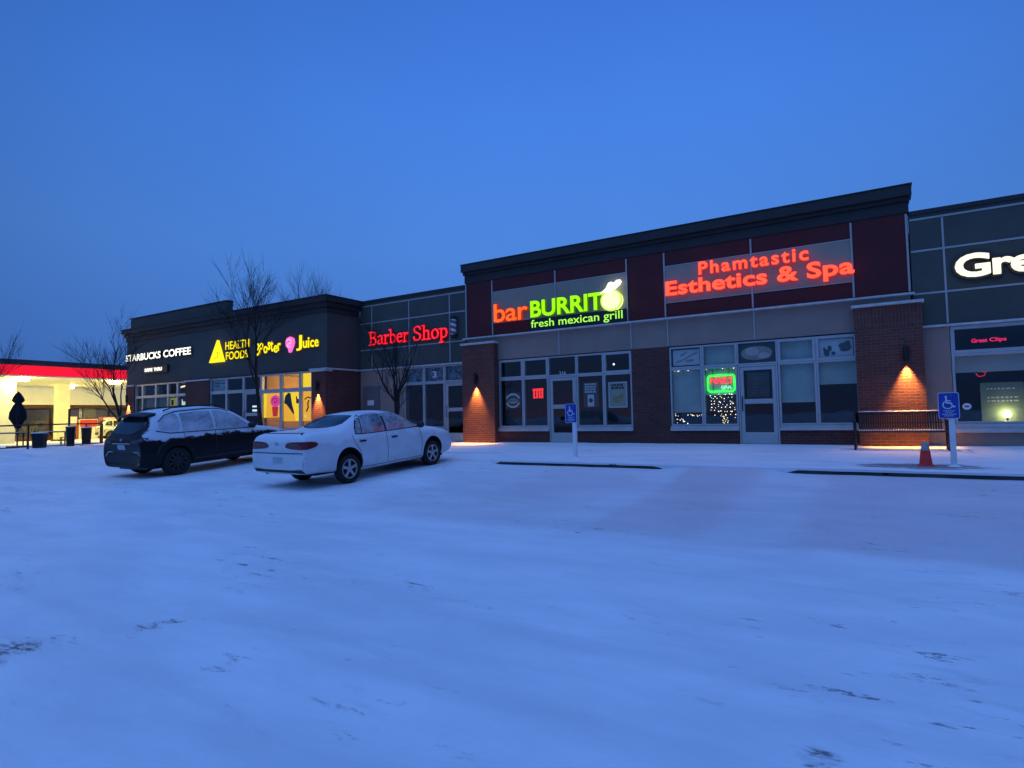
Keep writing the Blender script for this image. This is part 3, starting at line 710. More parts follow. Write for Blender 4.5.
t = sign('playful yellow lit juice bar lettering with a pink swirl between its words', -19.9, YF, 3.5)
mb = MB()
for c, x, z, h, w, rot in (('B', -21.80, 3.55, .52, .33, .10), ('o', -21.52, 3.78, .29, .25, 0), ('o', -21.26, 3.62, .30, .25, .1), ('s', -21.02, 3.74, .33, .21, -.15), ('t', -20.83, 3.66, .44, .20, .15), ('e', -20.62, 3.60, .31, .24, .1), ('r', -20.39, 3.66, .32, .20, .1)):
    letters(mb, c, x, x + w, z, z + h, YF - .10, .05, 0, 1, offset=.022, rot=rot)
mb.build('word_left', [YEL, YEL_S], t)
mb = MB()
for c, x, z, h, w in (('J', -19.26, 3.58, .60, .34), ('u', -18.88, 3.66, .28, .25), ('i', -18.60, 3.66, .40, .10), ('c', -18.46, 3.66, .28, .22), ('e', -18.22, 3.66, .28, .23)):
    letters(mb, c, x, x + w, z, z + h, YF - .10, .05, 0, 1, offset=.022)
mb.build('word_right', [YEL, YEL_S], t)
mb = MB(); mb.prism([(-19.88, 3.98), (-19.80, 4.12), (-19.62, 4.17), (-19.46, 4.10), (-19.42, 3.94), (-19.48, 3.78), (-19.62, 3.56), (-19.68, 3.55), (-19.72, 3.70), (-19.86, 3.82)], YF - .12, YF - .02); mb.build('pink_swirl', PNK, t)
mb = MB(); stroke(mb, [(-19.80, 4.02), (-19.66, 4.08), (-19.52, 4.02), (-19.56, 3.90), (-19.72, 3.88), (-19.78, 3.80), (-19.64, 3.76), (-19.56, 3.80)], .04, YF - .127, YF - .1205); mb.build('swirl_line', G('pale_pink', (1., .55, .8), 1.0), t)

# ------------------------------------------------------------------ neon and posters behind the glass
yg = YM + .10                                   # just behind the panes
t = thing('neon_sign', 'red and green neon nail salon sign glowing in the window left of the salon door', 'neon sign', (-3.74, yg, 1.46))
mb = MB(); x0, x1, z0, z1, rr = -4.14, -3.42, 1.475, 1.925, .05
loop = [(x0 + rr, z0), (x1 - rr, z0), (x1, z0 + rr), (x1, z1 - rr), (x1 - rr, z1), (x0 + rr, z1), (x0, z1 - rr), (x0, z0 + rr), (x0 + rr, z0)]
mb.tube([(a, yg + .02, b) for a, b in loop], .016, 8); mb.build('green_border', NGR, t)
mb = MB(); letters(mb, 'NAILS', -4.08, -3.48, 1.69, 1.885, yg + .005, .02, 0, 0, offset=.012, shear=.15); mb.build('word_nails', NRD, t)
mb = MB(); letters(mb, 'SPA', -3.78, -3.50, 1.525, 1.63, yg + .005, .02, 0, 0, offset=.004); mb.build('word_spa', G('neon_mint', (.25, 1., .55), 1.8), t)
mb = MB()
for x in (-4.0, -3.56): mb.box(x - .006, x + .006, yg + .036, yg + .044, 1.49, 2.13)
mb.build('hanger', 'black_metal', t)

t = thing('neon_sign', 'small square red lit sign in the burrito shop window left of its door', 'neon sign', (-9.62, yg, 1.46))
mb = MB(); mb.box(-9.83, -9.43, yg + .03, yg + .05, 1.45, 1.79); mb.build('backing', 'dark_plastic', t)
mb = MB(); stroke(mb, [(-9.80, 1.75), (-9.46, 1.76)], .07, yg + .012, yg + .025)
for x in (-9.78, -9.67, -9.57, -9.47): stroke(mb, [(x, 1.74), (x, 1.49)], .06, yg + .012, yg + .025)
stroke(mb, [(-9.78, 1.49), (-9.67, 1.49)], .04, yg + .010, yg + .025); stroke(mb, [(-9.57, 1.49), (-9.47, 1.49)], .04, yg + .010, yg + .025)
mb.build('lit_tubes', G('neon_scarlet', (1.0, .03, .03), 1.5), t)

t = thing('neon_sign', 'small pink neon lettering in the high window right of the right pillar', 'neon sign', (2.15, yg, 2.38))
mb = MB(); letters(mb, 'Great', 1.84, 2.13, 2.385, 2.475, yg + .01, .02, 0, 0, offset=.012); mb.build('word_great', NPK, t); mb = MB(); letters(mb, 'Clips', 2.17, 2.47, 2.365, 2.475, yg + .01, .02, 0, 0, offset=.012); mb.build('word_clips', NPK, t)

def poster(label, x0, x1, z0, z1, y, base, shapes, kind='poster', frame=None):
    t = thing('poster', label, kind, ((x0 + x1) / 2, y, z0))
    mb = MB(); mb.box(x0, x1, y, y + .006, z0, z1); mb.build('sheet', base, t)
    for nm, mt, fn in shapes:
        b = MB(); fn(b); b.build(nm, mt, t)
    return t
PW = plain('poster_white', (.72, .73, .72), .7, var=.06, bump=0); PGY = plain('poster_grey', (.10, .11, .12), .7, var=.1, bump=0)
PYL = plain('poster_olive', (.44, .47, .34), .7, var=.1, bump=0); PDK = plain('poster_dark', (.06, .065, .06), .7, var=.2, bump=0); PTN = plain('poster_tan', (.50, .38, .31), .7, var=.25, scale=3, bump=0)
PSK = plain('poster_skin', (.75, .60, .54), .7, var=.15, scale=3, bump=0); PGD = plain('poster_mustard', (.42, .36, .14), .7, var=.2, bump=0)
yp = YM + .095
poster('pale poster with a rounded bowl outline low in the leftmost burrito shop window', -10.88, -10.30, 1.16, 1.68, yp, PDK, [
    ('bowl_outline', PW, lambda b: (stroke(b, disc(-10.59, 1.44, .25, .19, 14, R(20), R(160)), .07, yp - .004, yp - .001), stroke(b, disc(-10.59, 1.38, .24, .18, 14, R(195), R(345)), .06, yp - .004, yp - .001), stroke(b, [(-10.80, 1.42), (-10.38, 1.42)], .03, yp - .004, yp - .001))),
    ('bowl', PYL, lambda b: b.prism(disc(-10.59, 1.40, .2, .09), yp - .004, yp - .001))])
def rows_of(b, x0, x1, zz, h, seed):
    rr = random.Random(seed)
    for z in zz:
        x = x0
        while x < x1 - .03:
            w = rr.uniform(.05, .11); b.box(x, min(x + w, x1), yp - .004, yp - .001, z, z + h); x += w + .022
poster('white block lettering over a small square card right of the burrito shop door', -7.98, -7.46, 1.12, 1.90, yp, PDK, [
    ('printed_lines', PW, lambda b: rows_of(b, -7.93, -7.52, (1.58, 1.66, 1.74, 1.82), .052, 3)), ('card', PW, lambda b: b.box(-7.84, -7.62, yp - .004, yp - .001, 1.15, 1.52)),
    ('card_emblem', PDK, lambda b: b.prism(disc(-7.73, 1.34, .07), yp - .007, yp - .0045)), ('side_lines', PGY, lambda b: (rows_of(b, -7.97, -7.87, (1.2, 1.28, 1.36, 1.44), .04, 4), rows_of(b, -7.58, -7.48, (1.2, 1.28, 1.36, 1.44), .04, 5)))])
poster('large framed olive food poster in the rightmost burrito shop window', -7.14, -6.53, 1.09, 1.88, yp, PW, [
    ('printed_field', PYL, lambda b: b.box(-7.10, -6.57, yp - .004, yp - .001, 1.13, 1.84)), ('headline', PDK, lambda b: rows_of(b, -7.04, -6.63, (1.66, 1.75), .07, 6)),
    ('dish', PGD, lambda b: (b.prism(disc(-6.84, 1.34, .17, .11), yp - .007, yp - .0045), b.prism(disc(-6.70, 1.46, .09, .06), yp - .007, yp - .0045)))])
mb = MB(); letters(mb, '214', -8.80, -8.58, 2.20, 2.30, YM + .068, .006, 0, 0, offset=.01)
tag(mb.build('address_number', 'white_paint'), 'small white street number on the glass above the burrito shop door', 'number')
mb = MB(); letters(mb, '3', -14.03, -13.84, 2.36, 2.60, YM + .068, .006, 0, 0, offset=.01)
tag(mb.build('unit_number', 'white_paint'), 'pale unit number on the glass strip above the barber shop windows', 'number')
poster('pale cream floral poster in the top left corner pane of the nail salon', -5.10, -4.34, 2.26, 2.71, yp, PW, [
    ('leaf_spray', PTN, lambda b: (stroke(b, [(-5.0, 2.36), (-4.8, 2.42), (-4.6, 2.52), (-4.42, 2.60)], .05, yp - .004, yp - .001), stroke(b, [(-4.86, 2.55), (-4.72, 2.62)], .06, yp - .004, yp - .001), stroke(b, [(-4.70, 2.38), (-4.52, 2.40)], .07, yp - .004, yp - .001)))])
poster('dark poster of a reclining face over the nail salon door', -3.26, -2.35, 2.22, 2.74, yp, PDK, [
    ('face', PTN, lambda b: b.prism(disc(-2.82, 2.48, .40, .19, 30), yp - .004, yp - .001)), ('cheek', PSK, lambda b: (b.prism(disc(-2.93, 2.53, .17, .12), yp - .007, yp - .0045), b.prism(disc(-2.62, 2.40, .16, .08), yp - .0075, yp - .0045)))])
poster('pale spa picture with dark plants in the top right pane of the nail salon', -1.30, -.54, 2.26, 2.71, yp, PW, [
    ('plants', PGY, lambda b: [b.prism(disc(px_, pz_, ra_, rb_, 12), yp - .004 - .0003 * k_, yp - .001) for k_, (px_, pz_, ra_, rb_) in enumerate(((-1.13, 2.36, .07, .09), (-1.06, 2.47, .05, .08), (-1.18, 2.45, .03, .06), (-.98, 2.34, .05, .05), (-.76, 2.52, .10, .08), (-.66, 2.58, .07, .06), (-.72, 2.42, .12, .05), (-.62, 2.48, .05, .07)))])])
yd = YM + .075
poster('dark notice with small pale print on the nail salon door glass', -3.09, -2.52, 1.28, 1.96, yd, PDK, [
    ('printed_lines', PGY, lambda b: [b.box(x0_, x1_, yd - .004, yd - .001, z_, z_ + .03) for x0_, x1_, z_ in ((-3.04, -2.58, 1.88), (-3.02, -2.6, 1.81), (-2.98, -2.64, 1.75), (-2.96, -2.86, 1.62), (-2.96, -2.84, 1.54), (-2.98, -2.86, 1.46), (-2.96, -2.84, 1.38), (-2.76, -2.60, 1.40))])])
# salon right: round sticker and green wall poster, all behind the glass
t = thing('round_sticker', 'small round white sticker low on the glass beside the right accessible parking sign', 'sticker', (1.68, YM + .068, .90))
mb = MB(); mb.prism(disc(1.68, .92, .085, .075, 24), YM + .066, YM + .070); mb.build('disc', 'white_paint', t)
mb = MB(); mb.prism(disc(1.68, .92, .05, .02, 24), YM + .062, YM + .0655); mb.build('print', PGY, t)
PGN = plain('poster_green', (.17, .24, .15), .8, var=.15, scale=4, bump=0)
def rows2(b):
    rr = random.Random(8)
    for z in (1.02, 1.10, 1.30):
        x = 2.1
        while x < 2.6: w = rr.uniform(.03, .08); b.box(x, x + w, YM + .394, YM + .399, z, z + .03); x += w + .03
poster('tall greenish poster panel standing in the salon window behind the glowing bulb', 1.98, 2.76, .56, 1.46, YM + .40, PGN, [('printed_lines', PW, rows2)])
t = thing('table_lamp', 'bright round bulb glowing low in the salon window right of the accessible sign', 'lamp', (2.42, YM + .27, .53))
mb = MB(); mb.lathe([(.07, 0), (.07, .015), (.02, .03), (.018, .12)], (2.42, YM + .27, .53), 16); mb.build('lamp_base', 'black_metal', t, smooth=True)
mb = MB(); mb.lathe([(.0, -.075), (.04, -.062), (.065, -.035), (.075, 0), (.065, .035), (.04, .062), (.0, .075)], (2.42, YM + .27, .73), 18); mb.build('bulb', G('bulb_glow', (1., .80, .36), 45.), t, smooth=True)
t = thing('neon_sign', 'tiny dim red heart-like neon glowing inside the salon under its grey shade', 'neon sign', (2.06, YM + 1.2, 1.60))
mb = MB(); mb.tube([(2.0, YM + 1.2, 1.72), (2.06, YM + 1.2, 1.64), (2.16, YM + 1.2, 1.66), (2.2, YM + 1.2, 1.74), (2.1, YM + 1.2, 1.76)], .012, 6); mb.build('tube', G('neon_dim', (1., .02, .06), .8), t)

# string lights in the nail salon: one strand per window
BW = G('fairy_bulb', (1., .95, .84), 3.2); BWarm = G('fairy_bulb_warm', (1., .74, .34), 2.8)
def strand(label, paths, rnd):
    pts = paths; t = thing('string_lights', label, 'string lights', (pts[0][0][0], yg + .03, pts[0][0][2]))
    w = MB(); cnt = 0; proto = None
    for path in pts:
        if len(path) > 1: w.tube(path, .0018, 4)
    w.build('wire', 'black_metal', t)
    return t
def bulbs(t, spots):
    me = {}
    for k, (p, warm) in enumerate(spots):
        r_ = .008 + .007 * ((k * 37) % 10) / 10
        b = MB(); b.lathe([(.0, -r_), (r_ * .75, -r_ * .6), (r_, 0), (r_ * .75, r_ * .6), (0, r_)], p, 7); b.build('bulb', BWarm if warm else BW, t, smooth=True)
rnd = random.Random(11)
def zig(x0, x1, z0, z1, n, y):
    out = []
    for i in range(n + 1):
        z = z1 - (z1 - z0) * i / n; xx = (x0, x1) if i % 2 == 0 else (x1, x0)
        out += [(xx[0] + rnd.uniform(0, .05), y + rnd.uniform(-.01, .03), z + rnd.uniform(-.02, .02)), ((x0 + x1) / 2, y + rnd.uniform(-.01, .03), z - .05 + rnd.uniform(-.03, .03)), (xx[1], y, z + rnd.uniform(-.02, .02))]
    return out
ys_ = yg + .035
pa = [(-5.14, ys_, 2.15), (-4.7, ys_, 2.11), (-4.32, ys_, 2.14)]; pb = zig(-5.11, -4.70, .58, .88, 2, ys_); pc = [(-4.66, ys_, .88), (-4.5, ys_, .80), (-4.32, ys_, .86)]
t = strand('fairy lights along the top and bottom left of the leftmost nail salon window', [pa, pb, pc], rnd)
bulbs(t, [((rnd.uniform(-5.1, -4.32), ys_, 2.125 + rnd.uniform(-.02, .02)), 0) for _ in range(6)] + [((rnd.uniform(-5.12, -4.74), ys_ + rnd.uniform(-.02, .02), rnd.uniform(.57, .88)), 0) for _ in range(16)] + [((rnd.uniform(-4.68, -4.34), ys_, .84 + rnd.uniform(-.06, .05)), rnd.random() < .5) for _ in range(9)])
pa = [(-4.20, ys_, 2.14), (-3.8, ys_, 2.10), (-3.38, ys_, 2.14)]; pb = zig(-4.20, -3.38, .58, 1.40, 6, ys_)
t = strand('thick net of fairy lights filling the window below the red and green neon nail sign', [pa, pb], rnd)
bulbs(t, [((rnd.uniform(-4.2, -3.4), ys_, 2.125 + rnd.uniform(-.02, .02)), 0) for _ in range(6)] + [((-4.15 + .72 * (i_ + rnd.uniform(.1, .9)) / 7, ys_ + rnd.uniform(-.02, .03), .90 + .51 * (j_ + rnd.uniform(.1, .9)) / 6), rnd.random() < .12) for i_ in range(7) for j_ in range(6)] + [((rnd.uniform(-4.2, -3.4), ys_, rnd.uniform(.72, .92)), rnd.random() < .5) for _ in range(14)] + [((rnd.gauss(-3.72, .06), ys_, rnd.uniform(.56, .82)), 1) for _ in range(13)])
mb = MB()
# dark sheet added behind the strings, so the lower window stays black
mb.box(-4.21, -3.37, ys_ + .05, ys_ + .056, .9, 1.44); tag(mb.build('dark_window_sheet', 'dark_plastic'), 'dark sheet added behind the fairy lights so the window under the neon stays black', 'dark sheet')
for x, z, lb in ((-7.42, 2.46, 'tiny glowing globe imitating a reflection in the pane just right of the burrito shop door'), (-7.10, 2.46, 'tiny glowing globe imitating a reflection in the high right corner pane of the burrito shop')):
    t = thing('glint_globe', lb, 'bulb', (x, YM + .5, z)); b = MB(); b.lathe([(0, -.03), (.025, -.02), (.03, 0), (.025, .02), (0, .03)], (x, YM + .5, z), 10); b.build('globe', G('glint_white', (1., .95, .85), 3.), t, smooth=True)  # added glowing globes that imitate small reflections in the panes
    b = MB(); b.tube([(x, YM + .5, z + .03), (x, YM + .5, 2.9)], .006, 6); b.build('cord', 'black_metal', t)

# posters lit from inside the juice bar
YB = YF + .10
LY = G('backlit_yellow', (1.0, .66, .015), 1.25); LO = G('backlit_amber', (1.0, .47, .02), 1.1); LG = plain('leaf_dark', (.03, .045, .03), .7, var=.2, bump=0); LP = G('backlit_pink', (1.0, .06, .42), .9); LR = G('backlit_red', (.85, .03, .03), .7)
LPY = G('backlit_pale', (1., .82, .35), .95)
LDK = plain('poster_black', (.02, .02, .02), .7, bump=0)
poster('amber backlit juice poster with a pink swirl over a red cup', -21.50, -20.42, 1.02, 2.0, YB, LO, [
    ('pale_edge', LY, lambda b: b.prism([(-21.50, 1.02), (-21.36, 1.02), (-21.30, 2.0), (-21.50, 2.0)], YB - .004, YB - .001)),
    ('pink_swirl', LP, lambda b: b.prism(disc(-20.78, 1.68, .30, .24, 24), YB - .004, YB - .001)),
    ('swirl_line', LDK, lambda b: stroke(b, [(-20.98, 1.70), (-20.86, 1.80), (-20.70, 1.78), (-20.66, 1.66), (-20.80, 1.60), (-20.86, 1.67)], .03, YB - .007, YB - .0045)),
    ('red_cup', LR, lambda b: b.prism([(-20.98, 1.45), (-20.58, 1.45), (-20.63, 1.06), (-20.92, 1.06)], YB - .007, YB - .0045))])
poster('yellow backlit juice poster crossed by a dark green leaf', -20.25, -19.26, .86, 2.0, YB, LY, [
    ('amber_field', LO, lambda b: b.prism([(-20.25, .86), (-19.55, .86), (-19.6, 1.15), (-20.0, 1.5), (-20.25, 1.55)], YB - .004, YB - .001)),
    ('leaf', LG, lambda b: b.prism([(-20.24, 1.58), (-20.16, 1.86), (-19.98, 1.99), (-19.84, 1.96), (-19.80, 1.76), (-19.74, 1.50), (-19.62, 1.20), (-19.66, 1.12), (-19.86, 1.32), (-20.08, 1.52)], YB - .007, YB - .0045)),
    ('dark_figure', LDK, lambda b: (b.prism([(-19.50, 1.56), (-19.36, 1.54), (-19.34, 1.70), (-19.44, 1.74), (-19.46, 1.84), (-19.52, 1.82)], YB - .007, YB - .0045), b.prism(disc(-19.30, 1.90, .06), YB - .0072, YB - .0045), b.prism(disc(-19.30, 1.42, .06), YB - .0074, YB - .0045)))])
poster('plain bright yellow backlit pane in the top right corner of the juice bar', -19.10, -18.55, 2.16, 2.71, YB, LY, [('lower_edge', LPY, lambda b: b.box(-19.10, -18.55, YB - .004, YB - .001, 2.16, 2.185))])
poster('narrow amber backlit poster with a black curl in the rightmost juice bar window', -19.10, -18.55, .86, 2.01, YB, LO, [
    ('black_curl', LDK, lambda b: (stroke(b, [(-18.78, 1.64), (-18.84, 1.52), (-18.80, 1.40), (-18.90, 1.24)], .07, YB - .004, YB - .001), stroke(b, [(-19.0, 1.70), (-18.84, 1.78), (-18.66, 1.74)], .05, YB - .0045, YB - .001))), ('pale_spot', LPY, lambda b: b.prism(disc(-18.98, 1.05, .07), YB - .007, YB - .001))])
# the coffee shop: brown roller shades, lit poster, glowing card standing in for the lit interior; white notice and door sign in the health shop
poster('tan roller shade covering the lower coffee shop windows at the far end', -31.38, -28.55, .60, 2.08, YF + .16, plain('shade_tan', (.34, .25, .12), .8, var=.25, scale=1.5), [('hem_bar', 'dark_plastic', lambda b: b.box(-31.38, -28.55, YF + .15, YF + .159, .60, .64))], 'window shade')
poster('pale green lit poster in the coffee shop window left of the brick pillar', -28.42, -27.80, 1.2, 2.05, YB, G('lit_green', (.42, .48, .14), .55), [('dark_print', LDK, lambda b: (b.box(-28.32, -28.14, YB - .004, YB - .001, 1.7, 1.95), b.box(-28.1, -27.9, YB - .004, YB - .001, 1.3, 1.45)))])
poster('bright white glowing card standing in for the lit coffee shop interior beside the brick pillar', -27.46, -27.06, 1.2, 2.0, YB, G('lit_white', (.75, .95, .80), .95), [('dark_corner', LDK, lambda b: b.prism([(-27.2, 1.2), (-27.06, 1.2), (-27.06, 1.72)], YB - .004, YB - .001)), ('dark_top', LDK, lambda b: b.prism([(-27.46, 2.0), (-27.06, 2.0), (-27.06, 1.9), (-27.3, 1.82)], YB - .0042, YB - .001))])
poster('white lettered notice in the high left pane of the health food shop', -25.02, -24.02, 2.22, 2.72, YB, plain('notice_white', (.42, .45, .47), .7, bump=0), [('printed_lines', PGY, lambda b: [b.box(a, c, YB - .004, YB - .001, z, z + .05) for a, c, z in ((-24.9, -24.5, 2.54), (-24.42, -24.1, 2.52), (-24.9, -24.55, 2.42), (-24.2, -24.08, 2.34))])])
poster('two small bright white lines of an open sign on the health food shop door', -22.24, -21.86, 1.26, 1.56, YB - .03, LDK, [('lit_lines', G('open_white', (.8, .95, 1.), 1.1), lambda b: (b.box(-22.2, -21.9, YB - .036, YB - .031, 1.46, 1.53), b.box(-22.2, -21.9, YB - .036, YB - .031, 1.29, 1.37)))], 'door sign')
mb = MB(); mb.prism([(-29.1, 2.56), (-28.7, 2.60), (-28.66, 2.68), (-29.2, 2.62)], YF + .9, YF + .95); tag(mb.build('ceiling_light', G('warm_strip', (1., .78, .45), 1.6)), 'warm lit ceiling fixture seen through a high coffee shop pane', 'lamp')

def lamp_pt(name, loc, col, power, rad=.1):
    l = bpy.data.lights.new(name, 'POINT'); l.energy = power; l.color = col; l.shadow_soft_size = rad; o = bpy.data.objects.new(name, l); COL.objects.link(o); o.location = loc; return o
lamp_pt('juice_bar_ceiling_lamp', (-20.0, 17.2, 2.5), (1., .62, .20), 120, .2)
lamp_pt('coffee_shop_ceiling_lamp', (-28.6, 17.6, 2.45), (1., .75, .42), 16, .2)

# ------------------------------------------------------------------ wall lamps that wash the brick
def wall_lamp(label, x, y, z, power):
    t = thing('wall_lamp', label, 'lamp', (x, y, z), group='wall lamps on the brick pillars')
    mb = MB(); yc = y - .095
    mb.lathe([(.050, .02), (.056, .03), (.056, .36), (.050, .37)], (x, yc, z), 20); mb.lathe([(.055, -.004), (.055, .019)], (x, yc, z), 20); mb.build('lamp_body', 'black_metal', t, smooth=True)
    mb = MB(); mb.box(x - .055, x + .055, y - .02, y - .001, z + .10, z + .28); mb.box(x - .02, x + .02, yc + .045, y - .019, z + .16, z + .22); mb.build('wall_plate', 'black_metal', t, bevel=.005)
    mb = MB(); mb.lathe([(.0, .0), (.05, .0), (.05, .012), (.0, .012)], (x, yc, z - .003), 20); mb.build('lens', G('lamp_lens', (1., .62, .22), 6.), t)
    l = bpy.data.lights.new('wall_lamp_beam', 'SPOT'); l.energy = power * 7.0; l.color = (1., .43, .10); l.spot_size = R(62); l.spot_blend = .85; l.shadow_soft_size = .04
    o = bpy.data.objects.new('wall_lamp_beam', l); COL.objects.link(o); o.location = (x, yc + .02, z - .02); o.rotation_euler = (R(3), 0, 0)
    l2 = bpy.data.lights.new('wall_lamp_spill', 'SPOT'); l2.energy = power * 1.1; l2.color = (1., .47, .15); l2.spot_size = R(95); l2.spot_blend = 1.; l2.shadow_soft_size = .05
    o = bpy.data.objects.new('wall_lamp_spill', l2); COL.objects.link(o); o.location = (x, yc - .06, z - .04); o.rotation_euler = (R(-16), 0, 0)
wall_lamp('black cylinder lamp washing the left brick pillar of the tall block in orange', -11.83, YM - .26, 2.02, 95)
wall_lamp('black cylinder lamp washing the right brick pillar above the bench in orange', .55, YM - .26, 2.0, 95)
wall_lamp('black cylinder lamp lighting the brick pillar right of the yellow juice bar windows', -18.10, YF - .02, 1.98, 120)
wall_lamp('black cylinder lamp glowing on the brick at the far end of the coffee shop', -31.95, YF - .02, 1.92, 120)
# ------------------------------------------------------------------ cars (local axes: x forward, y left, z up, origin between the axles on the ground)
def car_section(x, w, zb, belt, top, tuck=.0):
    h = top - belt; s = max(0., min(1., h / .38))
    L = lambda a, b: a + (b - a) * s
    return [(x, .55 * w, zb), (x, .88 * w, zb + .005), (x, .965 * w, zb + .11), (x, w, zb + .33), (x, .99 * w, belt - .17), (x, L(.935, .955) * w, belt),
            (x, L(.83, .865) * w, belt + h * L(.62, .50)), (x, L(.64, .735) * w, belt + h * L(.90, .90)), (x, L(.34, .42) * w, belt + h * .985), (x, 0., top)]
def car_shell(stations, mat, arches, w, name, parent):
    n = 10; vs = []; fs = []
    rings = [car_section(*s) for s in stations]
    for r_ in rings:
        vs += [(p[0], -p[1], p[2]) for p in r_] + [(p[0], p[1], p[2]) for p in r_[-2::-1]]
    m = 2 * n - 1
    for i in range(len(rings) - 1):
        for k in range(m - 1): fs.append((i * m + k, i * m + k + 1, (i + 1) * m + k + 1, (i + 1) * m + k))
        fs.append((i * m + m - 1, i * m, (i + 1) * m, (i + 1) * m + m - 1))
    for b, rev in ((0, 0), ((len(rings) - 1) * m, 1)):
        for k in range(n - 1):
            q = [b + k, b + k + 1, b + m - 2 - k, b + m - 1 - k] if k < n - 2 else [b + k, b + k + 1, b + m - 1 - k]
            fs.append(tuple(q))
    me = bpy.data.meshes.new('tmp'); me.from_pydata(vs, [], fs)
    bm = bmesh.new(); bm.from_mesh(me); bmesh.ops.recalc_face_normals(bm, faces=bm.faces); bm.to_mesh(me); bm.free()
    me.materials.append(M[mat]); me.materials.append(M['dark_plastic'])
    o = bpy.data.objects.new('tmp', me); COL.objects.link(o)
    sb = o.modifiers.new('s', 'SUBSURF'); sb.levels = 2; sb.render_levels = 2
    cb = MB()
    for ax, ra in arches:
        for sd in (-1, 1): cb.lathe([(ra, -.28), (ra, .28)], (ax, sd * (w - .02), ra * .93), 36, 'y')
    cme = bpy.data.meshes.new('tmpc'); cme.from_pydata(cb.v, [], cb.f); cme.materials.append(M['dark_plastic'])
    bm = bmesh.new(); bm.from_mesh(cme); bmesh.ops.recalc_face_normals(bm, faces=bm.faces); bm.to_mesh(cme); bm.free()
    co = bpy.data.objects.new('tmpc', cme); COL.objects.link(co)
    dg = bpy.context.evaluated_depsgraph_get(); dg.update()
    whole = bpy.data.meshes.new_from_object(o.evaluated_get(dg))
    b = o.modifiers.new('b', 'BOOLEAN'); b.object = co; b.operation = 'DIFFERENCE'; b.solver = 'EXACT'; b.material_mode = 'TRANSFER'
    dg = bpy.context.evaluated_depsgraph_get(); dg.update()
    out = bpy.data.meshes.new_from_object(o.evaluated_get(dg)); out.name = name
    bvh = BVHTree.FromPolygons([v.co.copy() for v in whole.vertices], [tuple(p.vertices) for p in whole.polygons])
    bpy.data.objects.remove(o); bpy.data.objects.remove(co); bpy.data.meshes.remove(whole)
    out.polygons.foreach_set('use_smooth', [True] * len(out.polygons))
    try: out.set_sharp_from_angle(angle=R(42))
    except Exception: pass
    q = bpy.data.objects.new(name, out); COL.objects.link(q); q.parent = parent
    return q, bvh
def soft(poly, it=2):
    for _ in range(it):
        q = []
        for a, b in zip(poly, poly[1:] + poly[:1]):
            q += [(a[0] * .75 + b[0] * .25, a[1] * .75 + b[1] * .25), (a[0] * .25 + b[0] * .75, a[1] * .25 + b[1] * .75)]
        poly = q
    return poly
def dense(poly, s):
    out = []
    for a, b in zip(poly, poly[1:] + poly[:1]):
        n = max(1, int(math.hypot(b[0] - a[0], b[1] - a[1]) / s)); out += [(a[0] + (b[0] - a[0]) * i / n, a[1] + (b[1] - a[1]) * i / n) for i in range(n)]
    return out
def wrap(mb, bvh, poly, view, off=.006, step=.05, mi=0, depth=.012):
    """lay a 2-D outline on the body: view 'R'/'L' = (x,z) from the side, 'B'/'F' = (y,z) from behind/in front, 'T' = (x,y) from above"""
    def ray(a, b):
        if view == 'R': return Vector((a, -3, b)), Vector((0, 1, 0))
        if view == 'L': return Vector((a, 3, b)), Vector((0, -1, 0))
        if view == 'B': return Vector((-6, a, b)), Vector((1, 0, 0))
        if view == 'F': return Vector((6, a, b)), Vector((-1, 0, 0))
        if view in 'DE': k = 1 if view == 'D' else -1; q = .70711; return Vector((a * q - 6 * q, k * (-a * q - 6 * q), b)), Vector((q, k * q, 0))   # from the rear corner
        return Vector((a, b, 4)), Vector((0, 0, -1))
    ol = dense(poly, step); nb = len(ol)
    pts = list(ol); x0, x1 = min(p[0] for p in ol), max(p[0] for p in ol); z0, z1 = min(p[1] for p in ol), max(p[1] for p in ol)
    def inside(x, z):
        c = False
        for (ax, az), (bx, bz) in zip(ol, ol[1:] + ol[:1]):
            if (az > z) != (bz > z) and x < (bx - ax) * (z - az) / (bz - az) + ax: c = not c
        return c
    def clear(x, z): return all((x - a) ** 2 + (z - b) ** 2 > (step * .4) ** 2 for a, b in ol)
    nx_, nz_ = int((x1 - x0) / step), int((z1 - z0) / step)
    for i in range(1, nx_ + 1):
        for j in range(1, nz_ + 1):
            p = (x0 + i * (x1 - x0) / (nx_ + 1), z0 + j * (z1 - z0) / (nz_ + 1))
            if inside(*p) and clear(*p): pts.append(p)
    r_ = geometry.delaunay_2d_cdt([Vector(p) for p in pts], [(i, (i + 1) % nb) for i in range(nb)], [], 1, 1e-5)
    v3 = []; ok = []
    for p in r_[0]:
        o, d = ray(p.x, p.y); hit = bvh.ray_cast(o, d)
        if hit[0] is None: v3.append(None); continue
        nrm = hit[1]
        if nrm.dot(d) > 0: nrm = -nrm
        v3.append((hit[0] + (nrm * .5 - d * .5).normalized() * off, hit[0] - nrm * (depth - off)))
    idx = {}; vs = []
    for i, v in enumerate(v3):
        if v is not None: idx[i] = len(vs); vs.append(v[0])
    fs = [tuple(idx[i] for i in f) for f in r_[2] if all(i in idx for i in f)]
    cnt = {}
    for f in fs:
        for a, b in zip(f, f[1:] + f[:1]): cnt[(a, b)] = 1
    inv = {v: k for k, v in idx.items()}; low = {}
    for (a, b) in list(cnt):
        if (b, a) not in cnt:
            for q in (a, b):
                if q not in low: low[q] = len(vs); vs.append(v3[inv[q]][1])
            fs.append((b, a, low[a], low[b]))
    mb.add(vs, fs, mi)
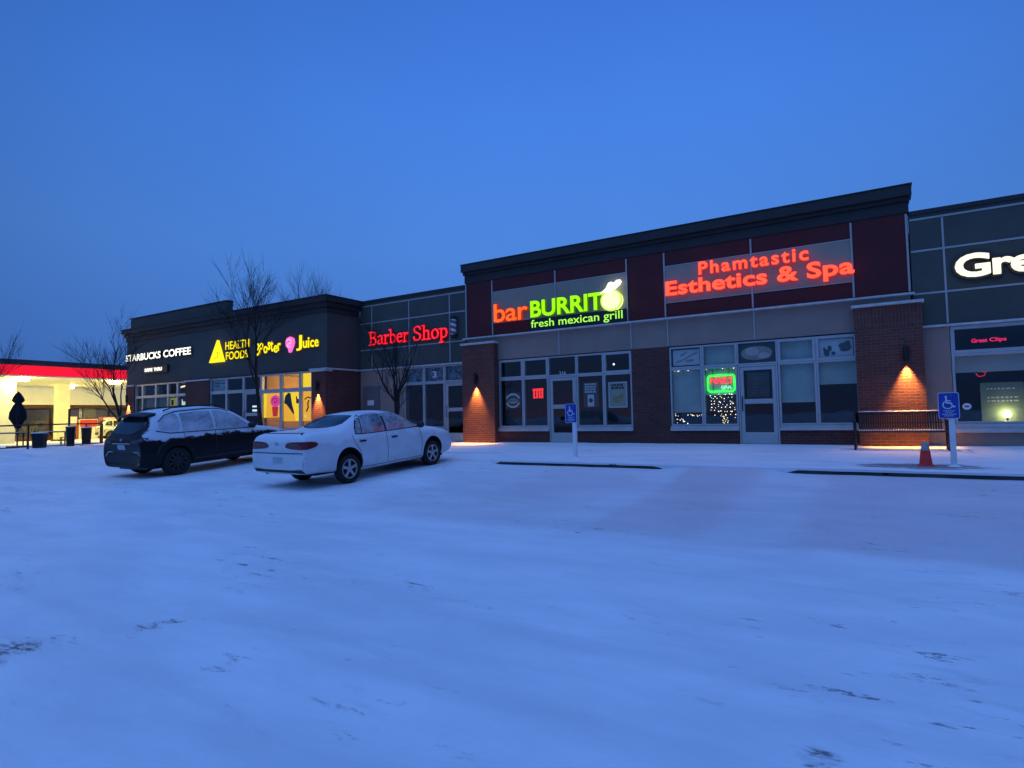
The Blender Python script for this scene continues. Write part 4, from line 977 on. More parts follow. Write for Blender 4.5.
def band(path, w):
    """a thin closed outline following a path"""
    L_, R_ = [], []
    for i, p in enumerate(path):
        a, b = path[max(0, i - 1)], path[min(len(path) - 1, i + 1)]; dx, dz = b[0] - a[0], b[1] - a[1]; l = math.hypot(dx, dz) or 1
        L_.append((p[0] - dz / l * w / 2, p[1] + dx / l * w / 2)); R_.append((p[0] + dz / l * w / 2, p[1] - dx / l * w / 2))
    return L_ + R_[::-1]
def wheel(parent, x, y, r, wd, rim_mat, spokes, sd):
    e = bpy.data.objects.new('wheel', None); COL.objects.link(e); e.parent = parent; e.location = (x, y, r); e.empty_display_size = .1
    rr = r * .66
    mb = MB(); h = wd / 2
    mb.lathe([(rr, -h * .8), (r * .80, -h), (r * .93, -h * .98), (r * .985, -h * .8), (r, -h * .4), (r, h * .4), (r * .985, h * .8), (r * .93, h * .98), (r * .80, h), (rr, h * .8)], (0, 0, 0), 40, 'y', cap=False)
    mb.build('tyre', 'tyre', e, smooth=True, world=False)
    mb = MB(); f = sd * h * .80
    mb.lathe([(rr * 1.01, -h * .7), (rr * 1.01, h * .7)], (0, 0, 0), 36, 'y', 1, cap=False)
    mb.lathe([(rr * 1.015, f * 1.02), (rr * .97, f * 1.06), (rr * .90, f * .98), (rr * .88, f * .55)], (0, 0, 0), 36, 'y', 0, cap=False)
    mb.lathe([(0.001, f * .30), (rr * .9, f * .25)], (0, 0, 0), 24, 'y', 1, cap=False)
    for k in range(spokes):
        t = 2 * PI * k / spokes + .3; u = Vector((math.cos(t), 0, math.sin(t))); v = Vector((-math.sin(t), 0, math.cos(t)))
        a, b = rr * .14, rr * .93; wa, wb_ = rr * .17, rr * .13
        q = []
        for rad, hw, fy in ((a, wa, f * .92), (rr * .55, wb_, f * 1.0), (b, wb_ * 1.25, f * .98)):
            for s_ in (-1, 1): q.append(u * rad + v * s_ * hw + Vector((0, fy, 0)))
            for s_ in (-1, 1): q.append(u * rad + v * s_ * hw * 1.1 + Vector((0, f * .45, 0)))
        fs = []
        for i in (0, 4): fs += [(i, i + 1, i + 5, i + 4), (i, i + 2, i + 6, i + 4), (i + 1, i + 3, i + 7, i + 5)]
        mb.add(q, fs, 0)
    mb.lathe([(rr * .22, f * .5), (rr * .22, f * .98), (rr * .12, f * 1.05), (0.001, f * 1.05)], (0, 0, 0), 20, 'y', 0)
    mb.build('rim', [rim_mat, 'dark_plastic'], e, smooth=True, world=False)
    return e

M['tyre'] = plain('tyre_rubber', (.016, .016, .017), .85, var=.3, scale=9, bump=.5, bscale=50)
M['alloy'] = plain('alloy_rim', (.42, .43, .44), .38, .7, var=.15, scale=7, bump=.05)
M['dark_alloy'] = plain('dark_rim', (.035, .035, .04), .4, .6, var=.2, scale=7, bump=.05)
M['chrome'] = plain('chrome_trim', (.5, .5, .52), .2, .9, var=.05, bump=0)
M['seam'] = plain('panel_gap', (.03, .03, .035), .7, bump=0)
M['plate'] = plain('plate_face', (.42, .44, .48), .6, var=.15, scale=14, bump=.05)
def lamp_mat(name, col, rough=.12):
    t = NT(name); p = t.obj(); wv = t.n('TexWave', Scale=14.0, Distortion=0.5); t.l(p, wv.inputs['Vector'])
    c = t.mix(t.ramp(t.noise(p, 5, 3), [(.3, 0.), (.7, 1.)]), tuple(x * .7 for x in col), col)
    t.pbsdf(c, rough, 0, .6, t.bump(wv.outputs[1], .15, .01)); return t.m
M['tail_red'] = lamp_mat('tail_lamp_red', (.19, .010, .012)); M['tail_dark'] = lamp_mat('tail_lamp_smoked', (.10, .05, .05)); M['lamp_clear'] = lamp_mat('lamp_clear', (.45, .47, .5))
def car_paint(name, col, snow_lo, snow_hi, cover, rough=.28, rear_clear=None, dirt=.3, coat=.25, spec=.5):
    """paint with snow lying on it: the higher and the more upward-facing the more"""
    t = NT(name); p = t.obj(); s = t.sep(p)
    nrm = t.sep(t.n('TexCoord').outputs['Normal'])
    nz = t.noise(t.scaled(p, (3., 3., 5.)), 1.0, 6, .65); nf = t.noise(p, 24., 5, .7)
    hgt = t.n('MapRange', _clamp=True); t.l(s[2], hgt.inputs[0])
    for k, v in zip((1, 2, 3, 4), (snow_lo, snow_hi, 0., 1.)): hgt.inputs[k].default_value = v
    up = t.math('MULTIPLY', t.math('MAXIMUM', nrm[2], 0.), 1.1)
    a = t.math('ADD', t.math('MULTIPLY', hgt.outputs[0], cover), t.math('MULTIPLY', up, .75))
    a = t.math('ADD', a, t.math('MULTIPLY', t.math('SUBTRACT', nz, .5), 1.1)); a = t.math('ADD', a, t.math('MULTIPLY', t.math('SUBTRACT', nf, .5), .5))
    if rear_clear is not None:
        rc = t.math('MULTIPLY', t.math('MAXIMUM', t.math('MULTIPLY', nrm[0], -1.), 0.), rear_clear); a = t.math('SUBTRACT', a, rc)
    a = t.math('SUBTRACT', a, t.math('LESS_THAN', s[2], .5))
    m = t.ramp(a, [(.44, 0.), (.60, 1.)])
    gr = t.math('MULTIPLY', t.ramp(t.noise(t.scaled(p, (2., 2., 4.)), 1.2, 5, .6), [(.4, 0.), (.7, 1.)]), t.math('MULTIPLY', t.math('SUBTRACT', 1., s[2], True), dirt))
    base = t.mix(gr, col, (.10, .095, .09))
    c = t.mix(m, base, (.80, .81, .83))
    r_ = t.math('ADD', t.math('MULTIPLY', m, .5), rough)
    b = t.pbsdf(c, r_, 0, spec, t.bump(t.math('MULTIPLY', t.math('ADD', nf, nz), m), .5, .02)); b.inputs['Coat Weight'].default_value = coat; b.inputs['Coat Roughness'].default_value = .12
    return t.m
def car_glass(name, frost, z0=None, tint=(.02, .025, .03)):
    t = NT(name); p = t.obj(); n1 = t.noise(t.scaled(p, (2., 2., 3.)), 1., 6, .68); n2 = t.noise(p, 30., 4, .7)
    a = t.math('ADD', t.math('ADD', t.math('MULTIPLY', n1, 1.0), t.math('MULTIPLY', n2, .35)), frost - .675)
    m = t.ramp(a, [(.25, 0.), (.75, .9)])
    c = t.mix(m, tint, (.74, .76, .79)); r_ = t.math('ADD', t.math('MULTIPLY', m, .6), .06)
    t.pbsdf(c, r_, 0, .55, t.bump(n2, .12, .01)); return t.m
M['white_car'] = car_paint('white_car_paint', (.66, .68, .70), .55, 1.1, .55, .32, None, .35)
M['dark_car'] = car_paint('dark_car_paint', (.007, .010, .012), .82, 1.10, .66, .34, 1.3, .03, .02, .18)
M['pale_car'] = car_paint('pale_car_paint', (.55, .55, .52), .55, 1.0, .6, .35)
M['glass_frost'] = car_glass('frosted_side_glass', .46, tint=(.05, .06, .08)); M['glass_rear'] = car_glass('rear_glass', .22); M['glass_snow'] = car_glass('snowy_side_glass', .62, tint=(.03, .035, .05)); M['glass_dark'] = car_glass('dark_rear_glass', .10)

def sedan():
    root = thing('parked_car', 'white older sedan with red oval tail lights parked nose-in before the barber shop', 'car')
    w = .905
    st = [(-2.50, .80, .33, .58, .60), (-2.545, .855, .27, .68, .71), (-2.54, .884, .235, .82, .86), (-2.51, .892, .22, .93, .99), (-2.42, .894, .20, .965, 1.045), (-2.08, .884, .19, .968, 1.06), (-1.78, .883, .18, .968, 1.068),
          (-1.62, .885, .18, .965, 1.085), (-1.40, .885, .18, .962, 1.185), (-1.12, .885, .18, .958, 1.335), (-.92, .885, .18, .955, 1.405), (-.70, .885, .18, .95, 1.435), (-.20, .885, .18, .94, 1.455), (.15, .885, .18, .932, 1.43), (.38, .885, .18, .925, 1.375),
          (.72, .885, .18, .92, 1.19), (1.02, .883, .18, .912, 1.03), (1.14, .880, .18, .905, .985), (1.45, .872, .18, .88, .955), (1.80, .865, .19, .82, .895), (2.06, .84, .21, .76, .81), (2.21, .80, .24, .68, .71), (2.275, .74, .29, .58, .60), (2.28, .66, .36, .52, .54)]
    body, bvh = car_shell(st, 'white_car', ((-1.36, .365), (1.36, .365)), w, 'body', root)
    # side glass, seams and handles on both sides
    qtr = [(-1.12, .99), (-.985, .985), (-.915, 1.32), (-.97, 1.29), (-1.05, 1.20), (-1.11, 1.08)]
    rear = [(-.955, .985), (-.255, .985), (-.265, 1.378), (-.50, 1.388), (-.72, 1.378), (-.84, 1.352), (-.885, 1.33)]
    front = [(-.195, .985), (.86, .985), (.885, 1.0), (.70, 1.14), (.52, 1.265), (.36, 1.34), (.20, 1.372), (-.205, 1.378)]
    trim = [(-1.155, .966), (.92, .966), (.93, 1.0), (.72, 1.155), (.53, 1.285), (.36, 1.362), (.20, 1.394), (-.20, 1.402), (-.55, 1.408), (-.76, 1.398), (-.92, 1.355), (-1.06, 1.235), (-1.135, 1.10)]
    for sd in 'RL':
        g = MB(); wrap(g, bvh, trim, sd, .003, .06); wt_ = g.build('window_trim', 'seam', root, world=False, smooth=True)
        for pl, mt in ((qtr, 'glass_frost'), (rear, 'glass_frost'), (front, 'glass_frost')):
            g = MB(); wrap(g, bvh, pl, sd, .009, .06); g.build('side_window', mt, root, smooth=True, world=False)
        for pth in ([(-1.02, .40), (-1.06, .62), (-1.20, .80), (-1.24, .955)], [(-.225, .30), (-.225, .955)], [(.92, .32), (.95, .60), (.93, .94)], [(-1.0, .265), (.96, .265)]): g = MB(); wrap(g, bvh, dense_path(pth, .011), sd, .003, .08); g.build('door_seam', 'seam', root, world=False)
        for hx in (-.98, .0):
            g = MB(); wrap(g, bvh, soft([(hx - .09, .80), (hx + .10, .805), (hx + .10, .845), (hx - .09, .84)], 1), sd, .022, .04, depth=.03); g.build('door_handle', 'dark_plastic', root, smooth=True, world=False)
        y_ = -1 if sd == 'R' else 1
        g = MB(); g.lathe([(0, -.09), (.05, -.085), (.075, -.05), (.08, .0), (.07, .06), (.0, .085)], (.80, y_ * .985, 1.03), 14, 'y'); g.tube([(.82, y_ * .84, .985), (.81, y_ * .95, 1.0)], .025, 8)
        g.build('wing_mirror', 'dark_plastic', root, smooth=True, world=False)
        g = MB(); s_ = 1 if sd == 'L' else -1
        wrap(g, bvh, soft([(-1.59, .74), (-1.60, .81), (-1.52, .862), (-1.2, .875), (-.98, .855), (-.92, .80), (-.98, .74), (-1.2, .71)], 1), 'D' if sd == 'R' else 'E', .010, .04); g.build('tail_light', 'tail_red', root, smooth=True, world=False)
        g = MB(); wrap(g, bvh, soft([(s_ * .36, .79), (s_ * .74, .795), (s_ * .74, .845), (s_ * .40, .838)], 1), 'B', .016, .045); g.build('reverse_light', 'tail_dark', root, smooth=True, world=False)
        g = MB(); wrap(g, bvh, soft([(s_ * .42, .66), (s_ * .74, .64), (s_ * .70, .74), (s_ * .45, .76)], 1), 'F', .006, .05); g.build('headlight', 'lamp_clear', root, smooth=True, world=False)
        for ax in (-1.36, 1.36): wheel(root, ax, y_ * .76, .315, .20, 'alloy', 5, y_)
    g = MB(); wrap(g, bvh, soft([(-.62, 1.10), (.62, 1.10), (.55, 1.36), (.40, 1.385), (-.40, 1.385), (-.55, 1.36)], 2), 'B', .007, .06); g.build('rear_window', 'glass_rear', root, smooth=True, world=False)
    g = MB(); wrap(g, bvh, soft([(-.68, 1.02), (.68, 1.02), (.58, 1.36), (-.58, 1.36)], 2), 'F', .007, .06); g.build('windshield', 'glass_frost', root, smooth=True, world=False)
    g = MB(); wrap(g, bvh, dense_path([(-.84, .645), (0, .635), (.84, .645)], .016), 'B', .004, .08); wrap(g, bvh, dense_path([(-.70, 1.0), (-.6, 1.03), (.6, 1.03), (.70, 1.0)], .01), 'B', .003, .08); g.build('trunk_seams', 'seam', root, world=False)
    g = MB(); wrap(g, bvh, soft([(-.875, .30), (.875, .30), (.885, .46), (.87, .615), (-.87, .615), (-.885, .46)], 1), 'B', .034, .05, depth=.05); g.build('rear_bumper', 'white_car', root, smooth=True, world=False)
    g = MB(); wrap(g, bvh, dense_path([(-.80, .285), (.80, .285)], .05), 'B', .03, .06); g.build('bumper_lip', 'dark_plastic', root, world=False)
    g = MB(); wrap(g, bvh, soft([(-.20, .42), (.20, .42), (.20, .58), (-.20, .58)], 0), 'B', .040, .06); pl = g.build('plate_recess', 'white_car', root, world=False)
    g = MB(); wrap(g, bvh, [(-.155, .44), (.155, .44), (.155, .56), (-.155, .56)], 'B', .048, .06); g.build('licence_plate', 'plate', root, world=False)
    g = MB(); wrap(g, bvh, soft([(-.05, .80), (.06, .80), (.06, .845), (-.05, .845)], 1), 'B', .012, .03); g.build('trunk_badge', 'chrome', root, world=False)
    g = MB(); g.tube([(-2.15, .42, .25), (-2.53, .42, .235)], .032, 12); g.tube([(-2.15, -.50, .22), (-2.30, -.50, .21)], .02, 8); g.box(-2.1, 2.0, -.6, .6, .14, .22); g.build('underbody', 'black_metal', root, world=False)
    for ch in root.children:                                    # springs settled: the body rides higher at the tail
        if ch.type == 'MESH':
            for v in ch.data.vertices: v.co.z += .025 + .03 * v.co.z + .10 * smooth(-.7, -2.3, v.co.x)
    return root
def dense_path(pth, w): return band([(a[0] + (b[0] - a[0]) * k / 6, a[1] + (b[1] - a[1]) * k / 6) for a, b in zip(pth, pth[1:]) for k in range(6)] + [pth[-1]], w)

def crossover(label, paint, gl, gr):
    root = thing('parked_car', label, 'car')
    w = .935
    st = [(-2.19, .78, .44, .62, .68), (-2.245, .86, .36, .74, .80), (-2.255, .90, .32, .86, .92), (-2.24, .915, .30, .98, 1.04), (-2.19, .92, .29, 1.07, 1.13), (-2.09, .925, .28, 1.085, 1.28), (-1.95, .93, .28, 1.09, 1.50), (-1.82, .933, .28, 1.09, 1.66), (-1.55, .935, .28, 1.085, 1.725),
          (-1.0, .935, .28, 1.07, 1.765), (-.45, .935, .28, 1.055, 1.77), (0.0, .935, .28, 1.04, 1.745), (.30, .935, .28, 1.03, 1.675), (.62, .935, .28, 1.02, 1.50), (.95, .933, .28, 1.01, 1.25), (1.18, .93, .28, 1.0, 1.11), (1.32, .925, .28, .99, 1.075), (1.65, .915, .29, .95, 1.03), (2.0, .88, .31, .88, .945), (2.22, .82, .34, .76, .80), (2.32, .73, .38, .64, .67), (2.33, .64, .43, .58, .60)]
    body, bvh = car_shell(st, paint, ((-1.34, .40), (1.34, .40)), w, 'body', root)
    qtr = soft([(-1.80, 1.24), (-1.50, 1.17), (-1.21, 1.15), (-1.21, 1.61), (-1.40, 1.59), (-1.64, 1.50)], 1)
    rear = [(-1.16, 1.145), (-.29, 1.125), (-.295, 1.62), (-.70, 1.628), (-1.15, 1.60)]
    front = [(-.24, 1.122), (.80, 1.088), (.84, 1.10), (.70, 1.24), (.54, 1.37), (.38, 1.475), (.22, 1.555), (-.02, 1.61), (-.235, 1.62)]
    for sd in 'RL':
        for pl in (qtr, rear, front):
            g = MB(); wrap(g, bvh, pl, sd, .008, .06); g.build('side_window', gl, root, smooth=True, world=False)
        g = MB()
        for pth in ([(-1.84, 1.20), (-1.5, 1.115), (-.6, 1.09), (.86, 1.055)], [(-1.74, 1.42), (-1.54, 1.58), (-1.2, 1.66), (-.3, 1.69), (.05, 1.66), (.28, 1.58)]): wrap(g, bvh, dense_path(pth, .02), sd, .012, .08)
        g.build('window_trim', 'dark_plastic', root, world=False)
        for pth in ([(-.90, .45), (-.98, .70), (-1.12, .88), (-1.14, 1.08)], [(-.265, .40), (-.265, 1.08)], [(.90, .42), (.95, .7), (.88, 1.04)]): g = MB(); wrap(g, bvh, dense_path(pth, .012), sd, .003, .08); g.build('door_seam', 'seam', root, world=False)
        for hx in (-1.0, .0):
            g = MB(); wrap(g, bvh, soft([(hx - .11, .94), (hx + .11, .945), (hx + .11, .985), (hx - .11, .98)], 1), sd, .026, .04, depth=.03); g.build('door_handle', 'dark_plastic', root, smooth=True, world=False)
        y_ = -1 if sd == 'R' else 1
        g = MB(); g.lathe([(0, -.11), (.06, -.10), (.09, -.05), (.095, .02), (.08, .08), (.0, .11)], (.78, y_ * 1.03, 1.13), 14, 'y'); g.tube([(.80, y_ * .88, 1.08), (.79, y_ * .99, 1.10)], .03, 8); g.build('wing_mirror', 'dark_plastic', root, smooth=True, world=False)
        g = MB(); wrap(g, bvh, dense_path([(-1.86, .60), (-1.80, .78), (-1.60, .90)], .05), sd, .010, .06); wrap(g, bvh, dense_path([(-.9, .36), (.9, .36)], .13), sd, .014, .08); wrap(g, bvh, dense_path([(.92, .52), (1.0, .72), (1.2, .84), (1.4, .85), (1.62, .76), (1.74, .55)], .05), sd, .010, .06); g.build('arch_cladding', 'dark_plastic', root, world=False)
        s_ = 1 if sd == 'L' else -1
        g = MB(); wrap(g, bvh, soft([(s_ * .44, .98), (s_ * .80, 1.03), (s_ * .885, 1.06), (s_ * .895, .98), (s_ * .84, .93), (s_ * .5, .925)], 1), 'B', .010, .045); g.build('tail_light', 'tail_dark', root, smooth=True, world=False)
        g = MB(); wrap(g, bvh, soft([(s_ * .50, .78), (s_ * .80, .80), (s_ * .74, .92), (s_ * .50, .90)], 1), 'F', .008, .05); g.build('headlight', 'lamp_clear', root, smooth=True, world=False)
        g = MB(); wrap(g, bvh, dense_path([(s_ * .50, .70), (s_ * .70, .70), (s_ * .82, .58)], .022), 'B', .010, .05); g.build('bumper_trim', 'chrome', root, world=False)
        g = MB(); g.tube([(-1.50, y_ * .60, 1.70), (-1.28, y_ * .60, 1.765), (-.1, y_ * .61, 1.79), (.12, y_ * .60, 1.72)], .018, 8); g.build('roof_rail', 'dark_plastic', root, smooth=True, world=False)
        for ax in (-1.34, 1.34): wheel(root, ax, y_ * .80, .365, .235, 'dark_alloy', 10, y_)
    g = MB(); wrap(g, bvh, soft([(-.74, 1.15), (.74, 1.15), (.62, 1.60), (-.62, 1.60)], 1), 'B', .008, .06); g.build('rear_window', gr, root, smooth=True, world=False)
    g = MB(); wrap(g, bvh, soft([(-.72, 1.12), (.72, 1.12), (.60, 1.64), (-.60, 1.64)], 2), 'F', .008, .06); g.build('windshield', gl, root, smooth=True, world=False)
    g = MB(); sp = [(-1.76, 1.69), (-2.06, 1.635), (-2.08, 1.605), (-1.80, 1.61)]
    vs = []; n = 9
    for i in range(n):
        y_ = -.66 + 1.32 * i / (n - 1); k = .04 * (abs(y_) / .66) ** 2
        vs += [(x + k * 1.5, y_, z - k) for x, z in sp]
    g.add(vs, [(i * 4 + a, i * 4 + (a + 1) % 4, (i + 1) * 4 + (a + 1) % 4, (i + 1) * 4 + a) for i in range(n - 1) for a in range(4)] + [(0, 1, 2, 3), tuple((n - 1) * 4 + a for a in (3, 2, 1, 0))]); g.build('roof_spoiler', 'dark_plastic', root, world=False)
    g = MB(); wrap(g, bvh, soft([(-.80, .40), (.80, .40), (.84, .56), (.6, .62), (-.6, .62), (-.84, .56)], 1), 'B', .012, .06); g.build('rear_bumper', 'dark_plastic', root, smooth=True, world=False)
    g = MB(); wrap(g, bvh, [(-.17, .76), (.17, .76), (.17, .885), (-.17, .885)], 'B', .014, .06); g.build('licence_plate', 'plate', root, world=False)
    g = MB(); wrap(g, bvh, soft([(-.05, .98), (.05, .98), (.05, 1.04), (-.05, 1.04)], 1), 'B', .014, .03); wrap(g, bvh, dense_path([(-.42, .915), (.42, .915)], .02), 'B', .010, .06); g.build('tailgate_trim', 'chrome', root, world=False)
    g = MB(); g.tube([(-2.0, -.55, .33), (-2.24, -.55, .33)], .045, 12); g.box(-2.0, 2.0, -.65, .65, .22, .32); g.build('underbody', 'black_metal', root, world=False)
    return root
def park(o, x, y, z, heading, pitch=0., roll=0.):
    o.rotation_mode = 'ZYX'
    o.matrix_world = Matrix.Translation((x, y, z)) @ Matrix.Rotation(heading, 4, 'Z') @ Matrix.Rotation(-pitch, 4, 'Y') @ Matrix.Rotation(roll, 4, 'X')
def set_on_lot(o, x, y, heading, hx=1.36, hy=.76):
    d = Vector((math.cos(heading), math.sin(heading))); l = Vector((-d.y, d.x))
    q = lambda a, b: lotz(x + d.x * a + l.x * b, y + d.y * a + l.y * b)
    zf, zr = (q(hx, hy) + q(hx, -hy)) / 2, (q(-hx, hy) + q(-hx, -hy)) / 2; zl, zr2 = (q(hx, hy) + q(-hx, hy)) / 2, (q(hx, -hy) + q(-hx, -hy)) / 2
    park(o, x, y, (zf + zr) / 2 - .008, heading, math.atan2(zf - zr, 2 * hx), math.atan2(zl - zr2, 2 * hy))
car1 = sedan(); set_on_lot(car1, -10.68, 10.72, R(88))
car2 = crossover('dark crossover with its windows, roof and hood under snow, parked left of the white sedan', 'dark_car', 'glass_snow', 'glass_dark'); set_on_lot(car2, -16.98, 10.42, R(91)); car2.scale = (1.035, 1.02, 1.02)
car3 = crossover('pale car standing under the lit gas station canopy in front of its shop', 'pale_car', 'glass_rear', 'glass_rear'); set_on_lot(car3, -58.5, 28.2, R(75))
# ------------------------------------------------------------------ street furniture
def sign_blue():
    t = NT('sign_blue'); p = t.obj(); c = t.mix(t.ramp(t.noise(p, 6, 4), [(.35, 0.), (.7, 1.)]), (.010, .045, .33), (.016, .06, .38)); t.pbsdf(c, .45, 0, .5, t.bump(t.noise(p, 40, 3), .04, .01)); return t.m
M['sign_blue'] = sign_blue(); M['sign_white'] = plain('sign_white', (.62, .66, .72), .5, var=.08, bump=.03)
def accessible_sign(label, x, y, px, lean=0.):
    z0 = swz(y)
    t = thing('accessible_parking_sign', label, 'sign', (x, y, z0), group='accessible parking signs at the kerb')
    zt = z0 + 1.295; zb = zt - .457; hw = .152
    mb = MB(); mb.box(px - .043, px + .043, y + .008, y + .094, z0 - .05, zt - .04); mb.box(px - .05, px + .05, y + .001, y + .10, z0 - .02, z0 + .05); mb.build('post', 'white_paint', t, bevel=.008)
    mb = MB(); frame = lambda h, a, b: [(x + q[0] * 1., q[1]) for q in soft([(x - x - h, a), (h, a), (h, b), (-h, b)], 0)]
    def rrect(h, a, b, r_):
        out = []
        for cx, cz, s0 in ((h - r_, b - r_, 0), (-h + r_, b - r_, PI / 2), (-h + r_, a + r_, PI), (h - r_, a + r_, 1.5 * PI)):
            out += [(x + cx + r_ * math.cos(s0 + PI / 2 * k / 4), cz + r_ * math.sin(s0 + PI / 2 * k / 4)) for k in range(5)]
        return out
    mb.prism(rrect(hw, zb, zt, .03), y - .003, y, 0); mb.prism(rrect(hw - .010, zb + .010, zt - .010, .024), y - .0045, y - .0031, 1); mb.build('plate', ['sign_white', 'sign_blue'], t)
    s_ = MB(); yf, yb = y - .0062, y - .0046; cx, cz = x - .012, zb + .275
    s_.prism(disc(cx - .022, cz + .105, .019, n=16), yf, yb)
    stroke(s_, [(cx - .022, cz + .075), (cx - .014, cz + .0), (cx + .045, cz - .004), (cx + .075, cz - .07), (cx + .098, cz - .062)], .026, yf - .0006, yb)
    stroke(s_, [(cx - .018, cz + .04), (cx + .038, cz + .036)], .018, yf - .001, yb)
    arc = disc(cx - .004, cz - .035, .066, n=22, a0=R(118), a1=R(352)); stroke(s_, arc, .02, yf - .0014, yb)
    for k, (w, z) in enumerate(((.16, .13), (.11, .10), (.20, .07), (.14, .042))):
        xx = x - w / 2; rr = random.Random(k)
        while xx < x + w / 2 - .01: q = rr.uniform(.012, .028); s_.box(xx, xx + q, yf, yb, zb + z, zb + z + .013); xx += q + .008
    s_.build('wheelchair_symbol', 'sign_white', t)
    b = MB(); b.lathe([(.12, 0), (.09, .02), (.05, .035)], (px, y + .05, z0 - .005), 14); b.build('base_snow', 'snow', t, smooth=True)
    h = MB()
    for z in (zt - .05, zb + .05): h.lathe([(.009, 0), (.009, -.004), (.0, -.006)], (px, y - .003, z), 8, 'y')
    h.build('bolts', 'chrome', t)
accessible_sign('blue wheelchair parking sign on a white post in front of the burrito shop door', -6.315, 12.95, -6.25)
accessible_sign('blue wheelchair parking sign on a white post between the traffic cone and the salon window', 1.005, 12.95, 1.04)

M['cone_orange'] = plain('cone_orange', (.78, .04, .03), .55, var=.15, scale=9, bump=.06); M['cone_grey'] = plain('cone_collar', (.36, .33, .31), .6, var=.2, scale=9, bump=.05)
zc = swz(12.95); t = thing('traffic_cone', 'short red-orange traffic cone with a grey snowy tip on the bare kerb patch', 'traffic cone', (.63, 12.95, zc))
mb = MB(); mb.lathe([(.105, .028), (.10, .04), (.07, .29)], (.63, 12.95, zc), 24); mb.build('cone_body', 'cone_orange', t, smooth=True)
mb = MB(); mb.lathe([(.0712, .285), (.056, .40), (.045, .42), (.0, .435)], (.63, 12.95, zc), 24); mb.build('tip', 'cone_grey', t, smooth=True)
mb = MB(); mb.box(.63 - .13, .63 + .13, 12.82, 13.08, zc - .01, zc + .028); mb.build('foot', 'cone_orange', t, bevel=.015)

# bench of upright steel bars
bx0, bx1, by = -.55, 1.22, 16.35
t = thing('bench', 'black steel slat bench with snow on its rails under the right wall lamp', 'bench', (.3, by, swz(by)))
zb = swz(by)
def slat_path(x): return [(x, by - .33, zb + .435), (x, by - .05, zb + .42), (x, by + .12, zb + .45), (x, by + .165, zb + .50), (x, by + .24, zb + .83)]
mb = MB(); n = 34
for i in range(n):
    x = bx0 + .09 + (bx1 - bx0 - .18) * i / (n - 1); p = slat_path(x)[:3]
    mb.tube([(x, by - .345, zb + .405)] + p, .017, 6)
mb.tube([(bx0 + .05, by - .34, zb + .41), (bx1 - .05, by - .34, zb + .41)], .022, 8); mb.tube([(bx0 + .05, by + .0, zb + .40), (bx1 - .05, by + .0, zb + .40)], .018, 8); mb.build('seat', 'black_metal', t, smooth=True)
mb = MB()
for i in range(n):
    x = bx0 + .09 + (bx1 - bx0 - .18) * i / (n - 1); mb.tube(slat_path(x)[2:], .017, 6)
mb.tube([(bx0 + .05, by + .24, zb + .835), (bx1 - .05, by + .24, zb + .835)], .030, 8); mb.tube([(bx0 + .05, by + .19, zb + .60), (bx1 - .05, by + .19, zb + .60)], .014, 8); mb.build('backrest', 'black_metal', t, smooth=True)
for x in (bx0, bx1):
    mb = MB(); mb.tube([(x, by - .33, zb), (x, by - .33, zb + .41), (x, by - .34, zb + .66), (x, by - .28, zb + .69), (x, by + .20, zb + .67)], .026, 8); mb.tube([(x, by + .10, zb), (x, by + .12, zb + .42), (x, by + .24, zb + .84)], .026, 8); mb.tube([(x, by - .33, zb + .40), (x, by + .12, zb + .40)], .022, 8)
    mb.box(x - .03, x + .03, by - .38, by - .28, zb - .02, zb + .012); mb.box(x - .03, x + .03, by + .05, by + .15, zb - .02, zb + .012); mb.build('leg', 'black_metal', t, smooth=True)
mb = MB(); rr = random.Random(4)
for i in range(n):
    x = bx0 + .09 + (bx1 - bx0 - .18) * i / (n - 1)
    mb.lathe([(.0, .0), (.017, .004), (.014, .014), (.0, .02)], (x, by - .335, zb + .428 + rr.uniform(0, .006)), 7)
    mb.box(x - .012, x + .012, by - .30, by - .02, zb + .438, zb + .448)
mb.tube([(bx0 + .08 + (bx1 - bx0 - .16) * i / 30, by + .24, zb + .862 + rr.uniform(-.004, .007)) for i in range(31)], [.014 + rr.uniform(-.005, .005) for i in range(31)], 7)
mb.build('snow_on_rails', 'snow', t, smooth=True)

